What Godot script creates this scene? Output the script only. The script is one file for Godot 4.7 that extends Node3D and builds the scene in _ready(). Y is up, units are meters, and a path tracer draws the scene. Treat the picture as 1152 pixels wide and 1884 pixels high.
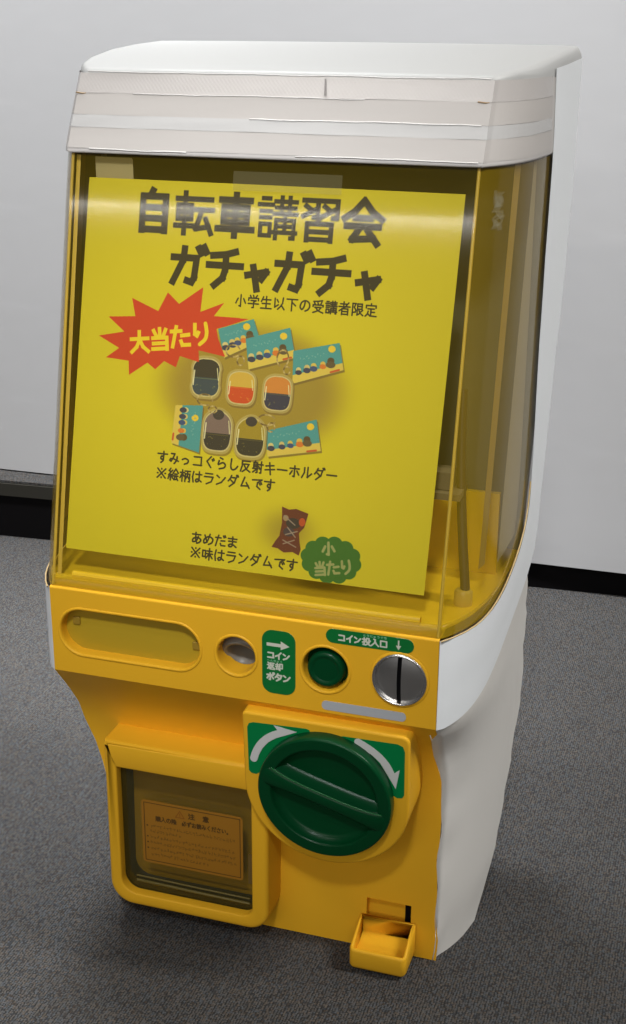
extends Node3D
# A capsule-toy vending machine on office carpet in front of white boards.
# Metres, y up; the machine's front looks along +z, its foot is at the origin.

const HW := 0.14          # half width of the front
const YT := 0.2779        # top of the coin panel
const YB := 0.2141        # bottom of the coin panel
const YC := 0.5695        # lower edge of the cap
const YP := 0.6225        # upper front edge of the cap

var mat := {}
var machine: Node3D


# ------------------------------------------------------------------ strokes of the writing (0..100, y down)
const G := {
	"自": "45,2 38,16/20,16 80,16 80,96/20,16 20,96/20,42 80,42/20,67 80,67/20,93 80,93",
	"転": "4,18 46,18/8,33 42,33 42,64 8,64 8,33/8,48 42,48/2,80 48,80/25,4 25,98/56,18 94,18/50,42 98,42/70,42 56,86 90,80/80,62 96,96",
	"車": "12,16 88,16/20,32 80,32 80,66 20,66 20,32/20,49 80,49/5,82 95,82/50,3 50,98",
	"講": "12,8 30,8/3,22 38,22/8,37 34,37/8,51 34,51/9,66 33,66 33,92 9,92 9,66/44,14 97,14/46,28 95,28/42,42 99,42/60,4 60,42/80,4 80,42/48,56 48,98/48,56 93,56 93,96 86,96/70,42 70,84/48,70 93,70/41,84 99,84",
	"習": "8,8 44,8 44,46 34,46/14,20 26,28/8,44 38,28/54,8 92,8 92,46 82,46/60,20 72,28/54,44 84,28/50,48 44,58/20,60 80,60 80,98/20,60 20,98/20,78 80,78/20,95 80,95",
	"会": "50,3 28,28 4,44/50,3 72,28 96,44/30,42 70,42/10,60 90,60/46,60 26,90 78,86/64,70 88,98",
	"ガ": "8,30 72,30 68,80 62,92 48,88/38,6 36,36 10,94/76,4 84,18/90,0 98,14",
	"チ": "78,8 52,16 16,20/6,44 94,44/52,18 52,54 46,76 24,96",
	"ャ": "10,42 90,26 70,56/34,8 54,96",
	"小": "50,4 50,92 38,88/26,32 8,68/74,32 92,66",
	"学": "20,4 28,18/46,2 52,16/80,2 68,18/8,42 8,24 92,24 92,40/28,42 72,42 52,54 52,94 40,96/6,66 94,66",
	"生": "24,8 8,44/18,28 88,28/16,58 84,58/5,94 95,94/50,4 50,94",
	"以": "14,12 14,80 44,60/32,22 44,40/84,6 80,46 64,72 40,94/72,66 96,94",
	"下": "5,12 95,12/48,12 48,98/52,36 80,58",
	"の": "~50,18 44,56 26,82 10,62 22,28 52,14 82,28 90,56 78,80 54,92",
	"受": "84,6 50,12 12,14/18,22 26,36/46,20 52,34/80,18 70,36/8,52 8,40 92,40 92,52/24,58 76,58 58,80 10,98/30,58 50,82 94,98",
	"者": "16,18 72,18/44,2 44,36/4,38 96,38/84,8 56,40 8,70/30,54 30,98/30,54 80,54 80,98/30,74 80,74/30,94 80,94",
	"限": "8,8 8,98/8,8 34,8 22,36 36,58 32,72 18,74/48,10 86,10 86,48 48,48/48,28 86,28/48,10 48,92 64,84/60,50 70,76 96,94/92,56 74,70",
	"定": "50,2 50,14/10,34 10,16 90,16 90,32/24,40 76,40/50,40 50,90/52,64 80,64/28,58 22,80 6,96/24,76 44,92 96,94",
	"大": "8,36 92,36/50,4 48,44 34,72 8,94/50,40 66,72 92,94",
	"当": "50,3 50,40/20,10 32,34/80,8 68,34/14,44 84,44 84,96/16,68 84,68/12,92 84,92",
	"た": "6,26 54,26/32,6 10,94/56,46 92,44/52,70 58,88 94,88",
	"り": "22,8 20,50 30,58 38,44/~74,6 78,44 70,74 42,96",
	"す": "5,24 95,24/~60,4 60,56 48,70 34,58 44,42 58,50/~60,52 58,78 38,96",
	"み": "20,14 54,14 42,44 22,78 8,70 16,56 46,56 92,72/~78,36 74,66 52,94",
	"っ": "~10,36 50,22 88,38 84,68 42,86",
	"コ": "14,20 84,20 84,86/10,86 90,86",
	"ぐ": "62,6 24,46 64,94/72,28 80,40/84,20 92,32",
	"ら": "34,6 60,16/~26,30 20,62 60,44 86,60 76,84 32,96",
	"し": "~28,6 26,70 44,92 70,84 90,60",
	"反": "16,12 90,12/18,12 18,52 4,96/30,36 80,36 62,70 22,98/34,40 54,74 94,96",
	"射": "26,2 20,14/12,16 12,62/12,16 46,16 46,92 36,94/12,32 46,32/12,46 46,46/4,62 52,62/44,64 6,92/54,28 98,28/82,4 82,94 70,94/60,44 70,64",
	"キ": "12,32 84,24/6,64 94,54/44,4 58,98",
	"ー": "6,50 94,50",
	"ホ": "8,28 92,28/50,6 50,92 38,90/28,48 10,76/72,46 92,76",
	"ボ": "6,30 84,30/46,8 46,92 34,90/26,48 8,76/66,46 86,76/80,4 86,16/92,0 99,12",
	"ル": "28,12 28,50 6,92/58,8 58,88 94,56",
	"ダ": "36,6 26,30 8,52/32,22 78,22 66,62 22,96/32,44 62,66/80,2 86,14/92,0 98,12",
	"タ": "40,6 28,32 8,54/36,22 88,22 72,64 24,96/34,46 66,68",
	"※": "12,12 88,88/88,12 12,88/50,12 50,17/50,83 50,88/12,50 17,50/83,50 88,50",
	"絵": "24,2 10,22 30,30/42,16 8,56 44,52/26,54 26,98/12,64 4,88/38,64 46,82/72,4 48,40/72,4 98,38/60,46 86,46/52,62 96,62/70,62 58,92 90,88/82,74 96,96",
	"柄": "4,26 44,26/24,4 24,98/24,30 4,70/26,36 42,56/48,12 98,12/52,34 52,98/52,34 94,34 94,96 84,96/72,12 72,46 58,74/72,50 88,74",
	"は": "18,8 10,50 18,94/38,28 94,28/~70,6 70,72 50,90 40,76 58,66 92,86",
	"ラ": "18,12 82,12/10,38 88,38 74,76 30,96",
	"ン": "12,18 36,34/14,90 56,72 90,30",
	"ム": "46,8 18,80 84,76/62,50 92,94",
	"で": "6,22 92,16 54,40 50,72 80,92/70,44 78,56/84,38 92,50",
	"め": "16,18 40,76/~62,8 42,66 14,84 12,56 50,28 88,44 82,76 54,92",
	"あ": "12,22 86,22/42,6 42,60 52,84/~66,38 50,74 18,84 22,58 60,46 90,64 76,86 54,94",
	"だ": "6,26 54,26/32,6 10,94/56,50 90,48/52,72 58,88 94,88/74,8 82,22/88,4 96,18",
	"ま": "12,22 88,22/16,44 84,44/~50,6 50,76 28,88 18,76 46,66 86,88",
	"味": "6,24 32,24 32,74 6,74 6,24/46,26 92,26/38,48 98,48/68,4 68,98/66,50 38,86/70,50 98,84",
	"イ": "84,6 52,40 10,60/56,38 56,96",
	"返": "12,8 24,22/4,40 22,40 22,74 6,92/18,78 40,94 98,94/38,14 92,14/42,14 42,48 32,78/50,36 84,36 70,60 44,80/54,40 68,64 96,80",
	"却": "8,24 50,24/28,4 28,48/4,48 54,48/24,50 12,86 48,80/40,66 52,92/62,12 62,98/62,12 94,12 94,70 80,70",
	"投": "4,24 40,24/24,4 24,94 10,92/4,64 42,50/54,8 52,34 42,46/54,8 82,8 82,38 98,38/48,56 88,56 72,80 38,98/54,58 70,80 98,98",
	"入": "36,6 54,10 46,52 8,94/52,30 66,66 94,94",
	"口": "14,16 86,16 86,90 14,90 14,16",
	"へ": "6,60 36,28 94,78",
	"ん": "50,6 10,94/~20,74 40,54 54,64 56,88 72,92 94,64",
	"き": "14,22 82,18/12,44 88,38/40,6 74,68/~22,66 24,90 76,90",
	"ゃ": "~6,50 60,28 90,40 78,62 60,58/46,6 56,22/26,20 54,96",
	"く": "66,6 24,50 68,94",
	"と": "28,8 44,44/~84,28 30,58 24,82 46,92 86,88",
	"う": "34,6 66,14/~18,40 54,28 80,42 74,72 36,96",
	"に": "16,10 10,50 18,92/46,24 88,24/42,62 50,84 94,84",
	"ゅ": "~10,20 12,80 16,60 50,24 84,32 84,64 56,76 44,64/60,6 60,70 40,98",
	"ち": "8,26 86,22/~40,6 24,54 58,46 86,62 76,84 36,96",
	"注": "10,8 22,20/4,34 18,44/6,94 26,62/60,4 68,18/36,26 94,26/40,56 90,56/32,92 98,92/64,26 64,92",
	"意": "50,2 50,12/14,14 86,14/34,18 38,28/66,18 60,28/6,32 94,32/24,42 76,42 76,68 24,68 24,42/24,55 76,55/14,78 8,94/32,76 34,94 68,94 72,84/50,72 54,82/82,76 92,92",
	"購": "8,8 36,8 36,70 8,70 8,8/8,28 36,28/8,48 36,48/12,74 4,96/32,74 40,94/44,14 97,14/46,28 95,28/42,42 99,42/60,4 60,42/80,4 80,42/48,56 48,98/48,56 93,56 93,96/70,42 70,84/41,84 99,84",
	"際": "8,8 8,98/8,8 32,8 20,36 34,58 18,72/60,4 44,30/52,14 70,14 44,50/74,8 98,44/56,46 86,46/46,62 96,62/72,62 72,94/58,74 48,92/84,74 96,90",
	"必": "46,6 60,20/82,10 40,70 8,94/24,34 30,84 64,90 72,74/14,44 6,70/80,44 96,66",
	"ず": "5,28 95,28/~54,8 54,56 42,70 28,58 40,44 52,52/~54,54 52,80 34,96/78,2 84,14/90,0 97,12",
	"お": "8,28 60,28/~34,6 34,80 12,84 30,56 76,58 80,84 52,92/74,20 92,36",
	"読": "12,8 30,8/3,22 38,22/8,37 34,37/8,51 34,51/9,66 33,66 33,92 9,92 9,66/42,14 96,14/68,4 68,26/48,28 92,28/44,52 44,42 96,42 96,52/60,54 56,80 42,96/78,54 78,90 96,90 96,78",
	"さ": "10,30 88,24/44,6 72,60/~24,64 32,92 78,90",
	"い": "14,20 18,70 32,80 40,66/76,24 86,64",
	"。": "~14,74 28,82 20,96 6,88 14,74",
}


class Canvas:
	var im: Image
	var w: int
	var h: int

	func _init(ww: int, hh: int, c: Color):
		w = ww
		h = hh
		im = Image.create(w, h, false, Image.FORMAT_RGBA8)
		im.fill(c)

	func dot(x: int, y: int, c: Color, a: float):
		if a <= 0.0 or x < 0 or y < 0 or x >= w or y >= h:
			return
		im.set_pixel(x, y, im.get_pixel(x, y).lerp(c, minf(a, 1.0)))

	# a stroke of half width r from a to b, round or square ended
	func seg(a: Vector2, b: Vector2, r: float, c: Color, square := false):
		var d := b - a
		var l := maxf(d.length(), 0.001)
		d /= l
		var m := r * 1.5 + 1.0
		for y in range(int(minf(a.y, b.y) - m), int(maxf(a.y, b.y) + m) + 1):
			for x in range(int(minf(a.x, b.x) - m), int(maxf(a.x, b.x) + m) + 1):
				var p := Vector2(x + 0.5, y + 0.5) - a
				var t := p.dot(d)
				var n := absf(p.dot(d.orthogonal()))
				var e := maxf(-t, t - l)
				var dist: float
				if square:
					dist = maxf(n - r, e - r * 0.85)
				else:
					dist = Vector2(maxf(e, 0.0), n).length() - r
				dot(x, y, c, 0.5 - dist)

	func poly(pts: PackedVector2Array, c: Color, a := 1.0):
		var lo := pts[0]
		var hi := pts[0]
		for p in pts:
			lo = lo.min(p)
			hi = hi.max(p)
		for y in range(maxi(0, int(lo.y)), mini(h, int(hi.y) + 2)):
			for half in 2:
				var xs := []
				var yy := y + 0.25 + 0.5 * half
				for i in pts.size():
					var p := pts[i]
					var q := pts[(i + 1) % pts.size()]
					if (p.y > yy) != (q.y > yy):
						xs.append(p.x + (yy - p.y) / (q.y - p.y) * (q.x - p.x))
				xs.sort()
				for k in range(0, xs.size() - 1, 2):
					var x0: float = xs[k]
					var x1: float = xs[k + 1]
					for x in range(int(x0), int(x1) + 1):
						var cover := minf(x + 1.0, x1) - maxf(x, x0)
						dot(x, y, c, a if half == 1 and cover >= 1.0 else cover * a * (0.5 if half == 0 else 1.0))

	func ellipse(at: Vector2, rad: Vector2, c: Color, a := 1.0, soft := 0.0):
		for y in range(int(at.y - rad.y) - 1, int(at.y + rad.y) + 2):
			for x in range(int(at.x - rad.x) - 1, int(at.x + rad.x) + 2):
				var q := (Vector2(x + 0.5, y + 0.5) - at) / rad
				var l := q.length()
				if soft > 0.0:
					dot(x, y, c, a * smoothstep(1.0, 1.0 - soft, l))
				else:
					dot(x, y, c, a * clampf((1.0 - l) * minf(rad.x, rad.y) + 0.5, 0.0, 1.0))

	# writing: each glyph in a box of pitch x height, the line turned by ang
	func write(text: String, at: Vector2, pitch: float, size: Vector2, r: float, c: Color, glyphs: Dictionary, ang := 0.0, square := false):
		var k := 0
		for ch in text:
			var o := at + Vector2(pitch * k, 0).rotated(ang)
			if ch in "っゃゅ":
				glyph(ch, o + size * Vector2(0.08, 0.28), size * 0.72, r, c, glyphs, ang, square)
			else:
				glyph(ch, o, size, r, c, glyphs, ang, square)
			k += 1

	func glyph(ch: String, o: Vector2, size: Vector2, r: float, c: Color, glyphs: Dictionary, ang := 0.0, square := false):
		if not glyphs.has(ch):
			return
		for s in glyphs[ch].split("/"):
			var smooth: bool = s.begins_with("~")
			var pts := PackedVector2Array()
			for xy in s.trim_prefix("~").split(" "):
				var n: PackedStringArray = xy.split(",")
				pts.append(Vector2(float(n[0]), float(n[1])) * 0.01)
			if smooth:
				var cv := PackedVector2Array()
				for i in pts.size() - 1:
					var p0 := pts[maxi(i - 1, 0)]
					var p3 := pts[mini(i + 2, pts.size() - 1)]
					for j in 5:
						cv.append(pts[i].cubic_interpolate(pts[i + 1], p0, p3, j / 5.0))
				cv.append(pts[pts.size() - 1])
				pts = cv
			for i in pts.size() - 1:
				seg(o + (pts[i] * size).rotated(ang), o + (pts[i + 1] * size).rotated(ang), r, c, square and not smooth)

	func tex() -> ImageTexture:
		return ImageTexture.create_from_image(im)


# ------------------------------------------------------------------ helpers
func V(x, y, z) -> Vector3: return Vector3(x, y, z)

func obj(called: String, st: SurfaceTool, m: Material, parent: Node = self) -> MeshInstance3D:
	st.generate_normals()
	var o := MeshInstance3D.new()
	o.name = called
	o.mesh = st.commit()
	o.material_override = m
	parent.add_child(o, true)
	return o

func thing(called: String, label: String, category: String, at := Vector3.ZERO) -> Node3D:
	var o := Node3D.new()
	o.name = called
	o.position = at
	o.set_meta("label", label)
	o.set_meta("category", category)
	add_child(o, true)
	return o

func tag(o: Node, label: String, category: String, group := ""):
	o.set_meta("label", label)
	o.set_meta("category", category)
	if group:
		o.set_meta("group", group)

func new_st() -> SurfaceTool:
	var st := SurfaceTool.new()
	st.begin(Mesh.PRIMITIVE_TRIANGLES)
	st.set_smooth_group(0)
	return st

func tri(st: SurfaceTool, a: Vector3, b: Vector3, c: Vector3, ua := Vector2.ZERO, ub := Vector2.ZERO, uc := Vector2.ZERO):
	st.set_uv(ua)
	st.add_vertex(a)
	st.set_uv(ub)
	st.add_vertex(b)
	st.set_uv(uc)
	st.add_vertex(c)

# rows run from low to high, each row from left to right as seen from the front face's side
func grid(st: SurfaceTool, rows: Array, group := 0, flip := false):
	st.set_smooth_group(group)
	var n := rows.size()
	var m: int = rows[0].size()
	for i in n - 1:
		for j in m - 1:
			var a: Vector3 = rows[i][j]
			var b: Vector3 = rows[i][j + 1]
			var c: Vector3 = rows[i + 1][j + 1]
			var d: Vector3 = rows[i + 1][j]
			var u0 := float(j) / (m - 1)
			var u1 := float(j + 1) / (m - 1)
			var v0 := 1.0 - float(i) / (n - 1)
			var v1 := 1.0 - float(i + 1) / (n - 1)
			if flip:
				tri(st, a, b, c, Vector2(u0, v0), Vector2(u1, v0), Vector2(u1, v1))
				tri(st, a, c, d, Vector2(u0, v0), Vector2(u1, v1), Vector2(u0, v1))
			else:
				tri(st, a, c, b, Vector2(u0, v0), Vector2(u1, v1), Vector2(u1, v0))
				tri(st, a, d, c, Vector2(u0, v0), Vector2(u0, v1), Vector2(u1, v1))

func quad(st: SurfaceTool, a: Vector3, b: Vector3, c: Vector3, d: Vector3):   # low left, low right, high right, high left
	grid(st, [[a, b], [d, c]], -1)

func box(st: SurfaceTool, lo: Vector3, hi: Vector3):
	var a := lo
	var b := hi
	quad(st, V(a.x, a.y, b.z), V(b.x, a.y, b.z), V(b.x, b.y, b.z), V(a.x, b.y, b.z))
	quad(st, V(b.x, a.y, a.z), V(a.x, a.y, a.z), V(a.x, b.y, a.z), V(b.x, b.y, a.z))
	quad(st, V(b.x, a.y, b.z), V(b.x, a.y, a.z), V(b.x, b.y, a.z), V(b.x, b.y, b.z))
	quad(st, V(a.x, a.y, a.z), V(a.x, a.y, b.z), V(a.x, b.y, b.z), V(a.x, b.y, a.z))
	quad(st, V(a.x, b.y, b.z), V(b.x, b.y, b.z), V(b.x, b.y, a.z), V(a.x, b.y, a.z))
	quad(st, V(a.x, a.y, a.z), V(b.x, a.y, a.z), V(b.x, a.y, b.z), V(a.x, a.y, b.z))

func round_rect(x0: float, y0: float, x1: float, y1: float, r: Array, n := 7) -> PackedVector2Array:
	# counter-clockwise from the low left corner; r = radii low left, low right, high right, high left
	var out := PackedVector2Array()
	var c := [Vector2(x0 + r[0], y0 + r[0]), Vector2(x1 - r[1], y0 + r[1]), Vector2(x1 - r[2], y1 - r[2]), Vector2(x0 + r[3], y1 - r[3])]
	for k in 4:
		for i in n + 1:
			var a := PI + k * PI / 2 + i * PI / 2 / n
			out.append(c[k] + Vector2(cos(a), sin(a)) * float(r[k]))
	return out if n == 8 else tidy(out)

func tidy(p: PackedVector2Array) -> PackedVector2Array:
	var out := PackedVector2Array()
	for q in p:
		if out.is_empty() or (q.distance_to(out[out.size() - 1]) > 1e-5 and q.distance_to(out[0]) > 1e-5):
			out.append(q)
	return out

func circle(at: Vector2, r: float, n := 48) -> PackedVector2Array:
	var out := PackedVector2Array()
	for i in n:
		out.append(at + Vector2.from_angle(TAU * i / n) * r)
	return out

func inset(p: PackedVector2Array, d: float) -> PackedVector2Array:
	var out := PackedVector2Array()
	var n := p.size()
	for i in n:
		var e0 := p[i] - p[(i + n - 1) % n]
		var e1 := p[(i + 1) % n] - p[i]
		if e0.length() < 1e-7:
			e0 = p[i] - p[(i + n - 2) % n]
		if e1.length() < 1e-7:
			e1 = p[(i + 2) % n] - p[i]
		var n0 := -e0.normalized().orthogonal()
		var n1 := -e1.normalized().orthogonal()
		var b := (n0 + n1).normalized()
		out.append(p[i] + b * d / maxf(b.dot(n0), 0.5) * (1.0 if n0.cross(e0) <= 0.0 else -1.0))
	return out

func ring3(p: PackedVector2Array, z: float, xf: Transform3D) -> Array:
	var out := []
	for q in p:
		out.append(xf * V(q.x, q.y, z))
	out.append(out[0])
	return out

# a solid with outline p (counter-clockwise) from zb to zf, its front edge rounded by bev
func prism(st: SurfaceTool, p: PackedVector2Array, zb: float, zf: float, bev := 0.0, xf := Transform3D.IDENTITY, uvbox := Rect2(), cap := true):
	var rows := [ring3(p, zb, xf), ring3(p, zf - bev, xf)]
	var top := p
	if bev > 0.0:
		for k in [1, 2, 3, 4]:
			var a: float = k * PI / 8
			top = inset(p, bev * (1.0 - cos(a)))
			rows.append(ring3(top, zf - bev + bev * sin(a), xf))
	grid(st, rows, 1)
	if not cap:
		return
	st.set_smooth_group(-1)
	top = tidy(top)
	var t := Geometry2D.triangulate_polygon(top)
	for i in range(0, t.size(), 3):
		var q := [top[t[i]], top[t[i + 1]], top[t[i + 2]]]
		if (q[1] - q[0]).cross(q[2] - q[0]) > 0:
			q.reverse()
		var u := []
		for e in q:
			u.append(Vector2((e.x - uvbox.position.x) / uvbox.size.x, 1.0 - (e.y - uvbox.position.y) / uvbox.size.y) if uvbox.size.x > 0 else Vector2.ZERO)
		tri(st, xf * V(q[0].x, q[0].y, zf), xf * V(q[1].x, q[1].y, zf), xf * V(q[2].x, q[2].y, zf), u[0], u[1], u[2])

# rings of outline p inset by d[i].x at depth d[i].y: lips, wells, dishes
func steps(st: SurfaceTool, p: PackedVector2Array, d: Array, xf := Transform3D.IDENTITY, close := false):
	var rows := []
	for e in d:
		rows.append(ring3(inset(p, e.x) if e.x != 0.0 else p, e.y, xf))
	grid(st, rows, 2)
	if close:
		var mid := Vector3.ZERO
		var last: Array = rows[rows.size() - 1]
		for q in last.slice(0, last.size() - 1):
			mid += q / (last.size() - 1)
		st.set_smooth_group(-1)
		for i in last.size() - 1:
			tri(st, mid, last[i + 1], last[i])

func tube(st: SurfaceTool, path: Array, r: float, n := 8):
	var rows := []
	for i in path.size():
		var d: Vector3 = (path[mini(i + 1, path.size() - 1)] - path[maxi(i - 1, 0)]).normalized()
		var s := d.cross(V(0.31, 0.2, 0.93)).normalized()
		var t := d.cross(s)
		var row := []
		for k in n + 1:
			var a := TAU * k / n
			row.append(path[i] + (s * cos(a) + t * sin(a)) * r)
		rows.append(row)
	grid(st, rows, 0)

func lerp_table(t: Array, y: float) -> float:   # [y, value] pairs with y falling
	for i in t.size() - 1:
		if y >= t[i + 1][0]:
			return lerpf(t[i + 1][1], t[i][1], clampf((y - t[i + 1][0]) / (t[i][0] - t[i + 1][0]), 0.0, 1.0))
	return t[t.size() - 1][1]

func plastic(c: Color, rough := 0.4, bump := 0.0, freq := 0.05, spec := 0.5) -> StandardMaterial3D:
	var m := StandardMaterial3D.new()
	m.albedo_color = c
	m.roughness = rough
	m.metallic_specular = spec
	if bump > 0.0:
		var nt := NoiseTexture2D.new()
		nt.width = 512
		nt.height = 512
		nt.seamless = true
		var n := FastNoiseLite.new()
		n.seed = 7
		n.frequency = freq
		n.fractal_octaves = 3
		nt.noise = n
		m.heightmap_enabled = true
		m.heightmap_texture = nt
		m.heightmap_scale = bump
		m.uv1_triplanar = true
		m.uv1_scale = Vector3.ONE * 8.0
	return m

func lin(r: float, g: float, b: float) -> Color:
	return Color(r, g, b).linear_to_srgb()


# ------------------------------------------------------------------ the machine's shape
const SLOPE := -0.22257
const SLOPE2 := -0.5415

func zfront(y: float) -> float:      # front face above the coin panel
	return (y - YT) * SLOPE if y < YC else (YC - YT) * SLOPE + (y - YC) * SLOPE2

func flare(zr: float) -> float:      # how far the sides spread at zr behind the front
	return 0.0285 * (1.0 - exp(-maxf(zr, 0.0) / 0.036))

const LOWZ := [[0.2141, 0.0], [0.208, -0.005], [0.198, -0.0135], [0.187, -0.022], [0.172, -0.032], [0.155, -0.0385], [0.135, -0.042], [0.10, -0.0425], [0.05, -0.041], [0.0, -0.039]]
const LOWL := [[0.2141, -0.14], [0.19, -0.1405], [0.155, -0.139], [0.123, -0.129], [0.1, -0.124], [0.0, -0.118]]
const BACKZ := [[0.64, -0.283], [0.51, -0.277], [0.42, -0.25], [0.28, -0.204], [0.2, -0.205], [0.132, -0.209], [0.122, -0.193], [0.064, -0.149], [0.02, -0.113], [0.0, -0.096]]

func section(y: float, grow: float, zend: float, n := 14) -> Array:   # left back, round the front, right back
	var zf := zfront(y)
	var side := []
	for i in n + 1:
		var t := float(i) / n
		t = t * t * 0.6 + t * 0.4
		var z := lerpf(zf, zend, t)
		side.append(V(HW + flare(zf - z) + grow * 0.8, y, z + (grow if i == 0 else 0.0)))
	var out := []
	for i in range(n, -1, -1):
		out.append(V(-side[i].x, side[i].y, side[i].z))
	for i in [-0.9, -0.45, 0.0, 0.45, 0.9]:
		out.append(V(HW * i, y, zf + grow))
	out.append_array(side)
	return out


func _ready():
	# ---------------- camera
	var cam := Camera3D.new()
	cam.name = "camera"
	var yaw := deg_to_rad(-17.658)
	var pit := deg_to_rad(20.098)
	var rol := deg_to_rad(0.3635)
	var fwd := V(sin(yaw), 0, -cos(yaw))
	var rt := V(cos(yaw), 0, sin(yaw))
	var f2 := fwd * cos(pit) - Vector3.UP * sin(pit)
	var u2 := Vector3.UP * cos(pit) + fwd * sin(pit)
	cam.transform = Transform3D(Basis(rt * cos(rol) + u2 * sin(rol), u2 * cos(rol) - rt * sin(rol), -f2), V(0.301, 0.6552, 0.7759))
	cam.fov = 41.5
	cam.near = 0.02
	cam.far = 60.0
	add_child(cam)
	cam.current = true
	# ---------------- the dim, even light of the rest of the room
	var env := Environment.new()
	env.background_mode = Environment.BG_COLOR
	env.background_color = Color(0.60, 0.60, 0.61)
	env.background_energy_multiplier = 0.215
	env.tonemap_mode = Environment.TONE_MAPPER_LINEAR
	env.tonemap_exposure = 1.25
	env.sdfgi_enabled = true
	env.ssao_enabled = true
	env.ssil_enabled = true
	var we := WorldEnvironment.new()
	we.name = "world"
	we.environment = env
	add_child(we)
	# ---------------- lamps: ceiling fittings of the office
	ceiling_light(V(-0.3, 2.6, 0.0), Vector2(1.25, 0.2), 0.75, Color(1.0, 0.985, 0.96), "ceiling light straight above the white capsule machine")
	ceiling_light(V(-0.3, 2.6, 4.0), Vector2(1.25, 0.2), 1.8, Color(1.0, 0.97, 0.92), "ceiling light in front of the capsule machine")
	ceiling_light(V(-0.75, 2.6, 1.335), Vector2(0.85, 0.08), 0.55, Color(1.0, 0.985, 0.96), "short ceiling light just in front of the capsule machine")
	ceiling_light(V(-1.9, 2.6, 6.6), Vector2(4.2, 0.2), 5.5, Color(1.0, 0.985, 0.96), "farthest ceiling light across the office")
	ceiling_light(V(1.7, 2.6, 6.6), Vector2(2.4, 0.6), 15.0, Color(1.0, 0.985, 0.96), "broad ceiling light far across the office to the right")
	ceiling_light(V(2.3, 2.6, -0.3), Vector2(1.25, 0.2), 6.6, Color(1.0, 0.99, 0.97), "ceiling light over to the right of the capsule machine")
	spot_lamp(V(-0.75, 2.6, -0.99), V(-0.58, 0.0, -0.52), 23.0, 11.5, 0.4, "ceiling spot lamp behind the white board")
	spot_lamp(V(-0.75, 2.6, -0.12), V(-0.55, 1.30, -0.745), 26.0, 8.0, 0.12, "ceiling spot lamp washing the left half of the white board")
	spot_lamp(V(0.75, 2.6, -0.12), V(0.45, 1.40, -0.77), 20.0, 5.6, 0.12, "ceiling spot lamp washing the right half of the white board")
	spot_lamp(V(0.38, 2.6, 1.9), V(-0.02, 0.49, -0.02), 6.2, 8.0, 0.2, "ceiling spot lamp aimed at the front of the capsule machine")

	materials()
	room()
	machine = thing("capsule_machine", "yellow and white capsule toy machine with amber window and green turning handle", "vending machine")
	front_panel()
	coin_panel()
	window()
	cap()
	housing()
	plate()
	door()
	tray()
	inside()
	poster()


func ceiling_light(at: Vector3, size: Vector2, energy: float, tone: Color, label: String):
	var t := thing("ceiling_light", label, "ceiling light", at)
	t.set_meta("group", "ceiling lights of the office")
	var st := new_st()
	box(st, V(-size.x / 2 - 0.03, 0.004, -size.y / 2 - 0.03), V(size.x / 2 + 0.03, 0.07, size.y / 2 + 0.03))
	obj("lamp_housing", st, plastic(Color(0.9, 0.9, 0.9)), t)
	st = new_st()
	quad(st, V(-size.x / 2, 0, -size.y / 2), V(size.x / 2, 0, -size.y / 2), V(size.x / 2, 0, size.y / 2), V(-size.x / 2, 0, size.y / 2))
	var m := StandardMaterial3D.new()
	m.albedo_color = Color(1, 1, 1)
	m.emission_enabled = true
	m.emission = tone
	m.emission_energy_multiplier = 1.0
	obj("lamp_diffuser", st, m, t)
	var l := AreaLight3D.new()
	l.name = "lamp_light"
	l.area_size = size
	l.light_color = tone
	l.light_energy = energy
	l.shadow_enabled = true
	l.rotation.x = -PI / 2
	l.position.y = -0.01
	t.add_child(l, true)


func spot_lamp(at: Vector3, aim: Vector3, half: float, energy: float, size: float, label: String):
	var t := thing("spot_lamp", label, "spot lamp", at)
	t.set_meta("group", "ceiling spot lamps of the office")
	t.look_at_from_position(at, aim, Vector3.BACK if absf((aim - at).normalized().y) > 0.95 else Vector3.UP)
	var st := new_st()
	var xf := Transform3D.IDENTITY
	steps(st, circle(Vector2.ZERO, 0.06, 24), [Vector2(0.05, 0.16), Vector2(0.0, 0.13), Vector2(0.0, 0.0), Vector2(0.006, 0.0), Vector2(0.008, 0.03)], xf)
	obj("lamp_housing", st, plastic(Color(0.9, 0.9, 0.9)), t)
	st = new_st()
	steps(st, circle(Vector2.ZERO, 0.05, 24), [Vector2(0.0, 0.02), Vector2(0.01, 0.0205)], xf, true)
	var m := StandardMaterial3D.new()
	m.emission_enabled = true
	m.emission = Color(1.0, 0.98, 0.95)
	m.emission_energy_multiplier = 1.5
	obj("lamp_lens", st, m, t)
	var l := SpotLight3D.new()
	l.name = "lamp_light"
	l.light_color = Color(0.98, 0.99, 1.0)
	l.light_energy = energy
	l.light_size = size
	l.spot_range = 8.0
	l.spot_attenuation = 2.0
	l.spot_angle = half
	l.spot_angle_attenuation = 1.0
	l.shadow_enabled = true
	l.position.z = -0.02
	t.add_child(l, true)


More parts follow.
